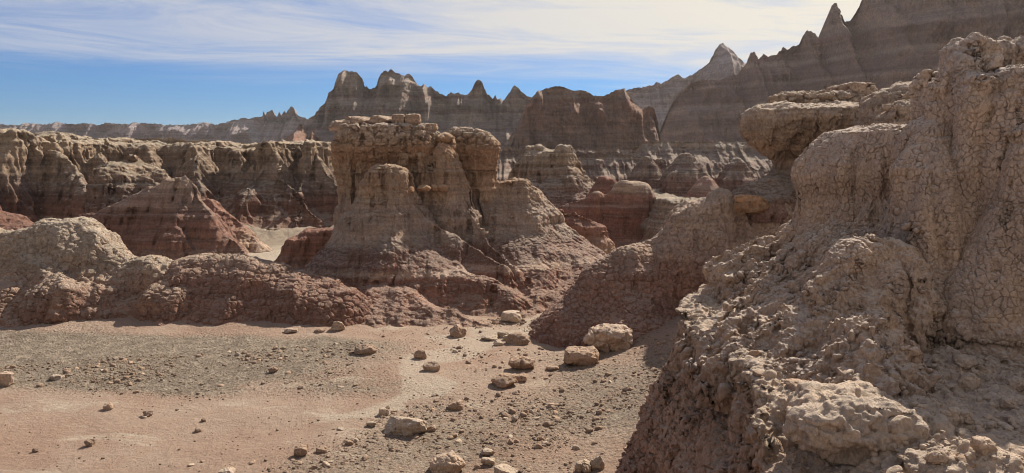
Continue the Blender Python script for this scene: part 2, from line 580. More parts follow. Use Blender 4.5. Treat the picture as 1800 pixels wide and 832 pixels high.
# ------------------------------------------------------------------ materials
def clay(name, stops, crust_lit=(0.42, 0.38, 0.31), crust_lit_amt=0.5, wob=0.25, wobL=2.0, band=6.0, band_amt=0.16, grain=14.0,
         bump=0.02, crackL=0.0, crackD=0.02, mott=1.2, rillb=1.0, crust_lit_lo=0.52):
    stops = [(zz, (c[0] * 1.12, c[1] * 1.01, c[2] * 1.0)) for zz, c in stops]
    m = bpy.data.materials.new(name)
    m.use_nodes = True
    t = NT(m.node_tree)
    out = t.n('ShaderNodeOutputMaterial')
    bump = bump * 1.7
    b = t.n('ShaderNodeBsdfPrincipled', ins={'Roughness': 0.95, 'Specular IOR Level': 0.12})
    t.t.links.new(b.outputs[0], out.inputs[0])
    geo = t.n('ShaderNodeNewGeometry')
    pos = geo.outputs['Position']
    sep = t.n('ShaderNodeSeparateXYZ', ins={0: pos})
    z = sep.outputs[2]
    n1 = t.noise(pos, 1.0 / wobL, 4, 0.6)
    zw = t.math('ADD', z, t.math('MULTIPLY', t.math('SUBTRACT', n1, 0.5), 2 * wob))
    lo, hi = stops[0][0], stops[-1][0]
    fac = t.n('ShaderNodeMapRange', ins={0: zw, 1: lo, 2: hi}).outputs[0]
    rp = t.n('ShaderNodeValToRGB', ins={0: fac})
    el = rp.color_ramp.elements
    while len(el) < len(stops):
        el.new(0.5)
    for e, (zz, c) in zip(el, stops):
        e.position = (zz - lo) / (hi - lo)
    for e, (zz, c) in zip(el, stops):
        e.color = tuple(c) + (1,)
    col = rp.outputs[0]
    # thin beds
    bd = t.noise(t.vscale(pos, (0.05, 0.05, 1.0)), band, 3, 0.6)
    bs = t.smooth(bd, 0.40, 0.60)
    bt = t.noise(t.vscale(pos, (0.12, 0.12, 1.0), (7, 3, 1)), band * 3.1, 3, 0.6)
    k = t.math('ADD', 1 - band_amt * 1.5, t.math('ADD', t.math('MULTIPLY', bs, band_amt * 2.0), t.math('MULTIPLY', t.smooth(bt, 0.40, 0.66), band_amt * 0.7)))
    col = t.mix(1.0, col, t.n('ShaderNodeCombineColor', ins={0: k, 1: k, 2: k}).outputs[0], 'MULTIPLY')
    # mottling: staining and weathered patches
    mt = t.noise(pos, mott, 6, 0.65, 0.3)
    col = t.mix(t.smooth(mt, 0.42, 0.72), col, t.mix(1.0, col, (1.22, 1.16, 1.06), 'MULTIPLY'))
    mt2 = t.noise(t.vscale(pos, (1, 1, 1), (13, 7, 3)), mott * 4.3, 5, 0.7)
    col = t.mix(t.smooth(mt2, 0.5, 0.75), col, t.mix(1.0, col, (0.74, 0.70, 0.68), 'MULTIPLY'))
    mt3 = t.noise(t.vscale(pos, (1, 1, 0.55), (5, 1, 8)), grain * 1.3, 4, 0.75)
    k3 = t.n('ShaderNodeMapRange', ins={0: mt3, 1: 0.28, 2: 0.72, 3: 0.66, 4: 1.30}).outputs[0]
    col = t.mix(1.0, col, t.n('ShaderNodeCombineColor', ins={0: k3, 1: k3, 2: k3}).outputs[0], 'MULTIPLY')
    # pale weathered crust on top faces, partly sunlight painted into the colour
    nz = t.n('ShaderNodeSeparateXYZ', ins={0: geo.outputs['Normal']}).outputs[2]
    up = t.smooth(t.math('ADD', nz, t.math('MULTIPLY', t.math('SUBTRACT', mt2, 0.5), 0.5)), crust_lit_lo, crust_lit_lo + 0.4)
    col = t.mix(t.math('MULTIPLY', up, min(crust_lit_amt * 1.3, 0.85)), col, t.mix(0.5, t.mix(1.0, col, (1.45, 1.45, 1.45), 'MULTIPLY'), tuple(min(c * 1.06, 0.6) for c in crust_lit)))
    t.set(b.inputs['Base Color'], col)
    hgt = t.noise(pos, grain, 7, 0.74)
    rl = t.math('ABSOLUTE', t.math('SUBTRACT', t.noise(t.vscale(pos, (1.0, 1.0, 0.2)), grain * 0.55, 5, 0.7, 0.4), 0.5))
    pit = t.smooth(t.noise(t.vscale(pos, (1.0, 1.0, 0.5), (3, 9, 1)), grain * 0.9, 3, 0.6), 0.60, 0.72)
    hgt = t.math('ADD', t.math('MULTIPLY', hgt, 1.0), t.math('MULTIPLY', rl, 3.0 * rillb))
    hgt = t.math('SUBTRACT', hgt, t.math('MULTIPLY', pit, 0.8 * rillb))
    if crackL:
        wv = t.n('ShaderNodeVectorMath', operation='MULTIPLY_ADD',
                 ins={0: t.n('ShaderNodeTexNoise', ins={'Vector': pos, 'Scale': 1.1 / crackL, 'Detail': 2.0}).outputs['Color'],
                      1: (crackL * 0.8,) * 3, 2: pos}).outputs[0]
        vo = t.n('ShaderNodeTexVoronoi', feature='DISTANCE_TO_EDGE', ins={'Vector': wv, 'Scale': 1.0 / crackL})
        ck = t.smooth(vo.outputs['Distance'], 0.0, 0.16)
        hgt = t.math('ADD', t.math('MULTIPLY', hgt, bump), t.math('MULTIPLY', ck, crackD))
        bp = t.n('ShaderNodeBump', ins={'Height': hgt, 'Strength': 1.0, 'Distance': 1.0})
    else:
        bp = t.n('ShaderNodeBump', ins={'Height': hgt, 'Strength': 1.0, 'Distance': bump})
    t.t.links.new(bp.outputs[0], b.inputs['Normal'])
    return m


CREAM = (0.46, 0.40, 0.31)
TAN = (0.37, 0.30, 0.225)
GREY = (0.34, 0.31, 0.26)
DUN = (0.30, 0.25, 0.20)
BROWN = (0.25, 0.175, 0.13)
RED = (0.25, 0.135, 0.098)
PINK = (0.33, 0.215, 0.165)
OCHRE = (0.38, 0.27, 0.16)
MAUVE = (0.24, 0.17, 0.145)


def tag(o, label=None, cat=None, group=None, kind=None):
    if label:
        o['label'] = label
    if cat:
        o['category'] = cat
    if group:
        o['group'] = group
    if kind:
        o['kind'] = kind
    return o


def empty(name, loc, label, cat, group=None):
    o = bpy.data.objects.new(name, None)
    o.empty_display_size = 0.3
    o.location = loc
    C.objects.link(o)
    return tag(o, label, cat, group)


def part(name, V, Q, mat, root, smooth=True):
    loc = np.array(root.location, F32)
    o = link(name, make_mesh(name, V - loc, Q, smooth), mat, root)
    return o


def single(name, V, Q, mat, label, cat, group=None, kind=None):
    o = link(name, make_mesh(name, V, Q), mat)
    return tag(o, label, cat, group, kind)


def say(*a):
    print('[%.1fs]' % (time.time() - T0), *a)


# ------------------------------------------------------------------ the ground: the dry wash and all that lies beyond it
def ground_z(x, y, fine=True):
    x = np.asarray(x, F32)
    y = np.asarray(y, F32)
    z = np.interp(y, [-50, 41, 46, 58, 90, 200, 420, 2000, 2600], [0, 0.0, 0.4, 1.1, 1.6, 2.5, 1.5, -2, -3]).astype(F32)
    # rubble slope under the cracked cliff and behind the pale boulder
    t = np.log1p(np.exp(np.clip((x - 1.3 - 0.09 * (y - 10)) * 3.5, -30, 30))) / 3.5
    z = z + np.minimum(t * 0.33, 0.75) * sstep(y, 6, 8) * (1 - sstep(y, 17, 22))
    # the foot of the mounds on the left
    t = np.log1p(np.exp(np.clip((y - 16.2) * 3, -30, 30))) / 3
    z = z + np.minimum(t * 0.18, 0.25) * sstep(-x, 3.0, 5.0) * (1 - sstep(y, 19, 26))
    k = (1 - sstep(np.hypot(x, y), 40, 90))
    z = z + k * 0.07 * vn(x / 2.7, y / 2.7, 0.2)
    if fine:
        z = z + k * (0.028 * vn(x / 0.8 + 3, y / 0.8, 1.2) + 0.012 * vn(x / 0.29, y / 0.29 + 5, 2.2))
    return z


def gravel_amount(x, y, tint=False):
    """how stony the floor is, 0 on the trodden pink path, 1 in the grey rubble"""
    n = fbm(x / 1.9, y / 1.9, 0.4, 3, 0.55, 2.0)
    # the grey rubble fan on the left
    g1 = sstep(y + 0.05 * x, 11.4, 12.4) * (1 - sstep(y + 0.04 * x, 15.3, 16.3)) * (1 - sstep(x, -3.4, -1.0))
    # stones on the right, up to the foot of the cliff
    edge = -0.55 + 0.20 * (y - 10.5)
    g2 = sstep(x - edge, -0.6, 1.0) * (1 - sstep(y, 15.5, 17.5))
    # thin strip of stones along the path's near side
    g3 = 0.35 * sstep(x + 2.4 - 0.4 * (y - 10), -1.0, 0.8) * (1 - sstep(y, 13.5, 14.5))
    far = (0.25 if tint else 0.5) * sstep(y, 13.5, 15.0)
    g = np.maximum(np.maximum(g1, (0.42 if tint else 0.85) * g2), np.maximum(g3, far))
    return np.clip(g * (1.0 + 0.5 * n) + 0.12 * n * (g > 0.02), 0, 1)


def on_ground(u, v):
    """where the line of sight through a pixel meets the ground"""
    Y = 4.0
    for _ in range(60):
        X, _, Z = at(u, v, Y)
        gz = float(ground_z(X, Y, False))
        p0, p1 = Z - gz, at(u, v, Y + 0.05)[2] - float(ground_z(at(u, v, Y + 0.05)[0], Y + 0.05, False))
        d = (p1 - p0) / 0.05
        Y = min(max(Y - p0 / d if abs(d) > 1e-6 else Y + 1, 2.0), 80.0)
        if abs(p0) < 1e-3:
            break
    X, _, Z = at(u, v, Y)
    return X, Y, float(ground_z(X, Y))


def on_flat(u, v):
    a, _, z = at(u, v, 1.0)
    k = CAMZ / (CAMZ - z)
    return a * k, k


def build_ground():
    vis = np.linspace(R(-46), R(46), 1250)
    rest = np.linspace(R(46), R(360 - 46), 90)[1:-1]
    ang = np.concatenate([vis, rest])
    rr = [0.0]
    r = 1.0
    near = np.concatenate([np.linspace(0.4, 7.5, 30), CAMZ / np.linspace(CAMZ / 7.5, CAMZ / 34, 620)[1:],
                           np.geomspace(34, 60, 90)[1:], np.geomspace(60, 2500, 70)[1:]])
    A, Rr = np.meshgrid(ang, near)
    X, Y = (np.sin(A) * Rr).astype(F32), (np.cos(A) * Rr).astype(F32)
    Z = ground_z(X, Y)
    g = gravel_amount(X, Y) * (np.hypot(X, Y) < 40)
    m = (np.abs(A) < R(47)) & (Rr > 7) & (Rr < 60)
    xs, ys, zs = X[m], Y[m], np.zeros(m.sum(), F32)
    gm = g[m]
    d1, e = cells(xs / 0.10, ys / 0.10, zs + 0.5, 3)
    h = gm * 0.035 * np.clip(0.62 - d1, 0, 1) * (vn(xs / 0.31, ys / 0.31, 4.0) > -0.25)
    d1, e = cells(xs / 0.045, ys / 0.045, zs + 0.5, 5)
    h += (0.35 + 0.9 * gm) * 0.016 * np.clip(0.6 - d1, 0, 1)
    fr = sstep(ys + 2.5 * vn(xs / 5, ys / 5, 2.0), 33.5, 37)
    d1, e = cells(xs / 0.45, ys / 0.45, zs + 0.5, 7)
    h += fr * (0.20 * np.clip(0.62 - d1, 0, 1) + 0.25 * fbm(xs / 1.5, ys / 1.5, 3.0, 2))
    Z[m] += h
    n, k = X.shape
    V = np.stack([X.ravel(), Y.ravel(), Z.ravel()], 1)
    i = np.arange(n - 1)[:, None] * k
    j = np.arange(k)[None, :]
    j1 = (j + 1) % k
    Q = np.stack([i + j, i + k + j, i + k + j1, i + j1], -1).reshape(-1, 4)[:, ::-1]
    me = make_mesh('ground', V, Q)
    # the pale trail of silt that the last water left between the boulders
    trail = np.array([on_flat(*q) for q in [(1040, 548), (985, 556), (940, 572), (880, 585), (815, 605), (760, 640), (735, 690), (690, 720), (600, 735)]], F32)
    ds = np.full(X.shape, 99.0, F32)
    Xw, Yw = X + 0.5 * vn(X / 0.9, Y / 0.9, 3.0), Y + 0.5 * vn(X / 0.9 + 4, Y / 0.9, 3.0)
    for q0, q1 in zip(trail[:-1], trail[1:]):
        dv = q1 - q0
        tt = np.clip(((Xw - q0[0]) * dv[0] + (Yw - q0[1]) * dv[1]) / float(dv @ dv), 0, 1)
        ds = np.minimum(ds, np.hypot(Xw - q0[0] - tt * dv[0], Yw - q0[1] - tt * dv[1]))
    wd = np.interp(Y, [9, 12, 14, 19], [0.15, 0.25, 0.6, 0.8])
    si = (1 - sstep(ds / wd, 0.3, 1.3)).astype(F32)
    a2 = me.attributes.new('silt', 'FLOAT', 'POINT')
    a2.data.foreach_set('value', si.ravel())
    at_ = me.attributes.new('gravel', 'FLOAT', 'POINT')
    at_.data.foreach_set('value', (gravel_amount(X, Y, True) * (np.hypot(X, Y) < 40)).ravel().astype(F32))
    m = bpy.data.materials.new('ground')
    m.use_nodes = True
    t = NT(m.node_tree)
    out = t.n('ShaderNodeOutputMaterial')
    b = t.n('ShaderNodeBsdfPrincipled', ins={'Roughness': 0.95, 'Specular IOR Level': 0.1})
    t.t.links.new(b.outputs[0], out.inputs[0])
    pos = t.n('ShaderNodeNewGeometry').outputs['Position']
    ga = t.n('ShaderNodeAttribute', attribute_name='gravel').outputs['Fac']
    n1 = t.noise(pos, 0.55, 6, 0.62, 0.4)
    n2 = t.noise(pos, 3.7, 6, 0.68, 0.3)
    n3 = t.noise(pos, 26.0, 4, 0.7)
    n4 = t.noise(t.vscale(pos, (0.5, 1.5, 1)), 1.3, 5, 0.65, 0.8)
    pink = t.mix(t.smooth(n1, 0.35, 0.65), (0.37, 0.252, 0.185), (0.42, 0.312, 0.237))
    pink = t.mix(t.smooth(n4, 0.56, 0.70), pink, (0.50, 0.41, 0.315))        # pale washed silt
    grey = t.mix(t.smooth(n2, 0.35, 0.7), (0.20, 0.16, 0.12), (0.36, 0.295, 0.228))
    fac = t.smooth(t.math('ADD', ga, t.math('ADD', t.math('MULTIPLY', t.math('SUBTRACT', n2, 0.5), 1.3), t.math('MULTIPLY', t.math('SUBTRACT', n3, 0.5), 1.2))), 0.15, 0.9)
    col = t.mix(fac, pink, grey)
    col = t.mix(t.smooth(n3, 0.55, 0.8), col, t.mix(1.0, col, (0.74, 0.70, 0.66), 'MULTIPLY'))
    col = t.mix(t.smooth(n2, 0.55, 0.8), col, t.mix(1.0, col, (1.16, 1.13, 1.08), 'MULTIPLY'))
    sa = t.n('ShaderNodeAttribute', attribute_name='silt').outputs['Fac']
    sf = t.smooth(t.math('ADD', sa, t.math('MULTIPLY', t.math('SUBTRACT', n2, 0.5), 1.8)), 0.2, 0.9)
    col = t.mix(t.math('MULTIPLY', sf, 0.6), col, (0.50, 0.425, 0.335))
    sy = t.n('ShaderNodeSeparateXYZ', ins={0: pos}).outputs[1]
    col = t.mix(t.smooth(t.math('ADD', sy, t.math('MULTIPLY', n1, 3.0)), 19.0, 23.0), col, (0.45, 0.38, 0.295))
    col = t.mix(t.smooth(t.math('ADD', sy, t.math('MULTIPLY', n1, 5.0)), 33.5, 36.0), col, t.mix(n2, (0.20, 0.16, 0.12), (0.38, 0.31, 0.235)))  # pale silt of the far wash
    t.set(b.inputs['Base Color'], col)
    gr = t.smooth(ga, 0.03, 0.5)
    grit = t.mix(t.math('MULTIPLY', t.smooth(t.noise(pos, 19.0, 3, 0.6), 0.52, 0.62), t.math('MULTIPLY_ADD' if False else 'ADD', 0.25, t.math('MULTIPLY', gr, 0.6))), col, t.mix(1.0, col, (0.60, 0.58, 0.56), 'MULTIPLY'))
    t.set(b.inputs['Base Color'], grit)
    vs = t.n('ShaderNodeTexVoronoi', feature='F1', ins={'Vector': pos, 'Scale': 15.0}).outputs['Distance']
    vs2 = t.n('ShaderNodeTexVoronoi', feature='F1', ins={'Vector': pos, 'Scale': 34.0}).outputs['Distance']
    peb = t.math('ADD', t.math('MULTIPLY', t.math('SUBTRACT', 0.55, vs, clamp=True), 0.05), t.math('MULTIPLY', t.math('SUBTRACT', 0.55, vs2, clamp=True), 0.02))
    peb = t.math('MULTIPLY', peb, t.math('ADD', 0.15, gr))
    hg = t.math('ADD', peb, t.math('ADD', t.math('MULTIPLY', t.noise(pos, 9.0, 8, 0.80), 0.10), t.math('MULTIPLY', n3, 0.02)))
    bp = t.n('ShaderNodeBump', ins={'Height': hg, 'Strength': 0.9, 'Distance': 1.0})
    t.t.links.new(bp.outputs[0], b.inputs['Normal'])
    o = link('ground', me, m)
    tag(o, 'pinkish dry wash floor with pale silt and grey rubble between the clay mounds', 'ground', kind='structure')


build_ground()
say('ground')

# ------------------------------------------------------------------ the cracked clay cliff on the right
M_cliff = clay('cracked_clay', [(1.2, MAUVE), (1.9, (0.30, 0.235, 0.18)), (2.6, (0.37, 0.305, 0.235)), (3.6, (0.385, 0.32, 0.25)), (4.4, (0.40, 0.345, 0.28)), (4.8, (0.43, 0.39, 0.335)), (5.4, (0.44, 0.405, 0.355))],
               crust_lit=(0.50, 0.465, 0.41), crust_lit_amt=0.7, wob=0.25, wobL=0.8, band=3, band_amt=0.05, grain=38, bump=0.008, mott=2.2)
M_ledge = clay('ledge_clay', [(-0.3, (0.27, 0.175, 0.13)), (0.5, (0.30, 0.20, 0.15)), (1.2, (0.345, 0.25, 0.185)), (1.9, (0.36, 0.275, 0.205)), (2.15, (0.41, 0.35, 0.275)), (2.9, (0.44, 0.385, 0.31))],
               crust_lit=(0.44, 0.39, 0.315), crust_lit_amt=0.5, wob=0.22, wobL=0.7, band=4, band_amt=0.08, grain=30, bump=0.012, mott=2.0)


LEDGE = []


def build_cliff():
    root = empty('clay_cliff', (3.5, 7.5, 2.2), 'tall pale clay cliff covered in mud cracks, rising beside the camera ledge', 'cliff')
    # the tall pillar: a front lobe, a lumpy head behind it
    front = Loft(6.95, [(150, 1738, 1790, 0.15, 0.75), (166, 1722, 1800, 0.22, 0.5), (182, 1708, 1812, 0.32, 0.28), (204, 1688, 1840, 0.42, 0.08), (230, 1668, 1860, 0.52), (280, 1655, 1890, 0.62), (350, 1643, 1910, 0.7),
                       (420, 1618, 1930, 0.8), (500, 1585, 1955, 0.92), (570, 1560, 1990, 1.1), (640, 1500, 2050, 1.35), (720, 1440, 2100, 1.5)], p=2, rnd=0.12)
    head = Loft(8.0, [(72, 1730, 1815, 0.3), (84, 1692, 1835, 0.5), (100, 1672, 1845, 0.6), (150, 1658, 1860, 0.7), (185, 1640, 1880, 0.75), (260, 1622, 1960, 0.85),
                      (350, 1612, 2120, 0.9), (430, 1592, 2140, 1.0), (520, 1560, 2160, 1.1), (600, 1500, 2200, 1.3), (660, 1450, 2200, 1.5)], p=2, rnd=0.15)
    side = Loft(7.9, [(128, 1645, 1700, 0.25), (150, 1628, 1720, 0.4), (200, 1618, 1720, 0.5), (300, 1606, 1700, 0.55), (420, 1580, 1700, 0.6), (560, 1520, 1700, 0.8), (640, 1460, 1700, 1.0)], p=2)
    kn = [Loft(yy, [(v0, u - 6, u + 6, 0.08), (v0 + 5, u - w * 0.7, u + w * 0.7, w * 0.0035), (v0 + 16, u - w, u + w, w * 0.005), (v0 + 40, u - w, u + w, w * 0.005)], rnd=0.05)
          for u, v0, w, yy in [(1700, 78, 32, 7.3), (1745, 69, 34, 7.6), (1785, 74, 30, 7.4), (1672, 104, 22, 7.2), (1725, 128, 30, 6.9), (1775, 120, 34, 6.8), (1650, 150, 20, 7.3), (1690, 150, 26, 7.0), (1640, 128, 18, 7.9)]]
    rightl = Loft(7.0, [(290, 1860, 1990, 0.4), (330, 1845, 2060, 0.6), (400, 1820, 2100, 0.8), (600, 1780, 2160, 1.2), (680, 1700, 2200, 1.6)])
    V, Q = solid([front, head, side, rightl] + kn, ((2.4, 7.4), (4.6, 9.3), (1.75, 5.3)), 0.021, k=0.11, warp=((0.9, 0.10), (0.35, 0.06)))
    say('pillar', len(Q))
    V, Q = subdivide(V, Q)
    V, Q = subdivide_seen(V, Q)
    low = lambda V, N: 0.35 + 0.65 * sstep(V[:, 2], 2.35, 3.0)
    V = detail(V, Q, [('lump', 0.8, 0.09, 2), ('rill', 0.65, 0.26, 0.05), ('rill', 0.26, 0.15, 0.07), ('strata', 0.5, 0.05),
                      ('fn', lambda V, N: 0.085 * (np.abs(fbm(V[:, 0] / 0.3, V[:, 1] / 0.3, V[:, 2] / 0.3, 3, 0.5, 4.0)) - 0.2) * np.clip(0.15 + 1 - sstep(V[:, 2], 2.4, 3.0) + sstep(V[:, 2], 4.3, 4.7), 0, 1))], seed=1.0, sm=3)
    V = detail(V, Q, [('gash', 0.07, 0.05, 0.55), ('crack', 0.057, 0.021, 0.20, 0.85, low), ('popcorn', 0.10, 0.045, lambda V, N: 1 - sstep(V[:, 2], 2.4, 2.8) + sstep(V[:, 2], 4.5, 4.8) * 0.6), ('popcorn', 0.045, 0.018, lambda V, N: 1 - sstep(V[:, 2], 2.4, 2.8) + sstep(V[:, 2], 4.5, 4.8) * 0.6), ('lump', 0.05, 0.005, 3)], seed=2.0, sm=1)
    part('pillar', V, Q, M_cliff, root)
    # the buttress with a flat top beside it
    butt = Loft(8.3, [(223, 1480, 1690, 0.35), (232, 1452, 1700, 0.5), (258, 1430, 1710, 0.6), (290, 1410, 1715, 0.65), (310, 1404, 1715, 0.66), (345, 1413, 1715, 0.66), (392, 1405, 1715, 0.7),
                      (430, 1383, 1720, 0.8), (480, 1342, 1720, 1.0), (530, 1290, 1725, 1.25), (580, 1262, 1725, 1.5), (640, 1230, 1730, 1.8)], p=4, rnd=0.06)
    b2 = Loft(6.8, [(430, 1490, 1570, 0.2), (480, 1432, 1585, 0.4), (520, 1392, 1600, 0.55), (560, 1318, 1610, 0.85), (600, 1258, 1620, 1.1), (660, 1200, 1640, 1.35)])
    b3 = Loft(7.8, [(410, 1435, 1520, 0.3), (460, 1380, 1540, 0.5), (500, 1332, 1560, 0.65), (540, 1284, 1570, 0.8), (580, 1240, 1580, 1.0), (640, 1205, 1600, 1.2)])
    b5 = Loft(7.2, [(160, 1655, 1690, 0.12, 0.5), (205, 1632, 1690, 0.2, 0.25), (250, 1606, 1690, 0.28, 0.1), (300, 1578, 1680, 0.32), (400, 1548, 1680, 0.5), (500, 1500, 1680, 0.75), (600, 1440, 1690, 1.0), (660, 1400, 1700, 1.2)])
    b4 = Loft(5.9, [(555, 1475, 1555, 0.2), (600, 1432, 1590, 0.35), (640, 1362, 1610, 0.6), (700, 1300, 1640, 0.9)])
    knob = Loft(8.9, [(426, 1335, 1385, 0.15), (436, 1312, 1400, 0.25), (455, 1285, 1400, 0.35), (480, 1262, 1400, 0.45), (515, 1254, 1400, 0.5), (560, 1240, 1400, 0.6)], p=2)
    V, Q = solid([butt, b2, b3, b4, b5, knob], ((1.7, 5.4), (5.0, 10.4), (1.75, 4.9)), 0.024, k=0.2, warp=((0.8, 0.06), (0.35, 0.03)), seed=3.0)
    say('buttress', len(Q))
    V, Q = subdivide(V, Q)
    V, Q = subdivide_seen(V, Q)
    V = detail(V, Q, [('lump', 0.6, 0.08, 2), ('rill', 0.55, 0.34, 0.05), ('rill', 0.22, 0.14, 0.07), ('fn', lambda V, N: (1 - sstep(V[:, 2], 2.9, 3.5)) * 0.16 * (rills(V, N, 0.2, 0.10, 4.0) - 0.3)), ('fn', lambda V, N: (1 - sstep(V[:, 2], 2.7, 3.4)) * 0.05 * (ridged(V[:, 0] / 0.2, V[:, 1] / 0.2, V[:, 2] / 0.6, 4, 0.55, 3.0) - 1.0)),
                      ('fn', lambda V, N: 0.05 * (np.abs(fbm(V[:, 0] / 0.25, V[:, 1] / 0.25, V[:, 2] / 0.25, 3, 0.5, 4.0)) - 0.25) * (1 - 0.85 * sstep(V[:, 2], 2.7, 3.4)))], seed=5.0, sm=3)
    V = detail(V, Q, [('gash', 0.065, 0.045, 0.5), ('crack', 0.062, 0.024, 0.20, 0.8, lambda V, N: 0.3 + 0.7 * sstep(V[:, 2], 2.7, 3.3)), ('popcorn', 0.11, 0.05, lambda V, N: 1 - sstep(V[:, 2], 2.8, 3.3)), ('popcorn', 0.05, 0.024, lambda V, N: 1 - sstep(V[:, 2], 2.8, 3.3)), ('lump', 0.05, 0.006, 3)], seed=6.0, sm=1)
    part('buttress', V, Q, M_cliff, root)
    # the ledge the camera stands on and the drop below it
    def ledge(X, Y, Z):
        top = 2.27 + 0.10 * vn(X / 0.9, Y / 0.9, 0.4) + 0.05 * vn(X / 0.35, Y / 0.35, 1.4) + 0.09 * np.clip(X - 3.2, 0, 3) * sstep(Y, 3, 7)
        top = top - 0.22 * (1 - sstep(X - 0.12 * (Y - 4), 1.6, 2.6)) * (1 - sstep(Y, 4.6, 5.2))
        e = np.interp(Y.ravel(), [-3, 1, 2.2, 3.0, 3.7, 4.5, 5.0, 5.3, 5.6, 7.0, 8.4, 9.0, 9.6, 11], [-2.2, -2.2, -1.4, 0.55, 1.28, 1.62, 1.72, 1.98, 1.90, 1.88, 1.95, 2.1, 2.6, 4.0]).astype(F32)[None, :, None]
        e = e + 0.08 * vn(Y / 0.5, 0.3, 0.1) + 0.04 * vn(Y / 0.2, Z / 0.8, 7.1)
        d = np.clip(2.27 - Z, -1, 4)
        under = 0.10 * sstep(d, 0.10, 0.30) * (1 - sstep(d, 0.45, 1.3))
        xe = e - 0.27 * np.clip(d, 0, 5) - 0.10 * np.clip(d - 1.2, 0, 5) ** 2 + under
        return -smin(-(Z - top) * 0.9, -(xe - X) * 0.9, 0.10)
    V, Q = solid([Custom(ledge)], ((-2.6, 6.4), (-1.2, 10.6), (-0.35, 3.0)), 0.034, k=0.1, seed=4.0)
    say('ledge', len(Q))
    V, Q = subdivide(V, Q)
    V, Q = subdivide_seen(V, Q)
    face = lambda V, N: 1 - sstep(N[:, 2], 0.3, 0.6)
    V = detail(V, Q, [('fn', lambda V, N: face(V, N) * 0.09 * fbm(V[:, 0] / 0.6, V[:, 1] / 0.6, V[:, 2] / 0.6, 2, 0.5, 3.3)),
                      ('fn', lambda V, N: face(V, N) * 0.24 * (rills(V, N, 0.33, 0.08, 2.0) - 0.3)),
                      ('fn', lambda V, N: (1 - face(V, N)) * 0.07 * (np.abs(fbm(V[:, 0] / 0.4, V[:, 1] / 0.4, V[:, 2] / 0.4, 3, 0.55, 4.0)) - 0.3)),
                      ('fn', lambda V, N: (1 - face(V, N)) * 0.05 * np.clip(0.6 - cells(V[:, 0] / 0.15, V[:, 1] / 0.15, V[:, 2] / 0.15, 2)[0], 0, 1) * (vn(V[:, 0] / 0.4, V[:, 1] / 0.4, 8.0) > -0.2)),
                      ('fn', lambda V, N: (1 - face(V, N)) * 0.030 * np.clip(0.6 - cells(V[:, 0] / 0.07, V[:, 1] / 0.07, V[:, 2] / 0.07, 4)[0], 0, 1))], seed=7.0, sm=2)
    V = detail(V, Q, [('rill', 0.13, 0.08, 0.12), ('gash', 0.07, 0.06, 0.46), ('crack', 0.10, 0.05, 0.17, 0.7, face), ('popcorn', 0.10, 0.045), ('popcorn', 0.05, 0.024), ('lump', 0.06, 0.008, 3)], seed=8.0, sm=1)
    m = (V[:, 2] > 1.9) & (V[:, 1] < 9.5)
    LEDGE.append(V[m])
    part('rock_ledge', V, Q, M_ledge, root)


build_cliff()
say('cliff')

# ------------------------------------------------------------------ the toadstool rock and the hill below it
M_toad = clay('toadstool', [(2.6, MAUVE), (3.0, (0.30, 0.235, 0.185)), (3.7, (0.31, 0.255, 0.20)), (4.1, (0.38, 0.30, 0.215)), (4.7, (0.43, 0.365, 0.28)), (5.3, (0.42, 0.36, 0.28)), (5.8, (0.36, 0.28, 0.21))],
              crust_lit=(0.47, 0.43, 0.36), crust_lit_amt=0.6, wobL=1.0, band=5, grain=22, bump=0.02, crackL=0.22, crackD=0.012)
M_hill = clay('brown_hill', [(0.0, (0.246, 0.146, 0.112)), (0.9, (0.274, 0.174, 0.134)), (1.5, (0.291, 0.196, 0.151)), (1.9, (0.370, 0.291, 0.230)), (2.5, (0.403, 0.330, 0.258)), (3.1, (0.437, 0.370, 0.297))],
              crust_lit=(0.42, 0.37, 0.30), crust_lit_amt=0.5, wobL=1.0, band=5, grain=20, bump=0.025, crackL=0.2, crackD=0.015, band_amt=0.09)


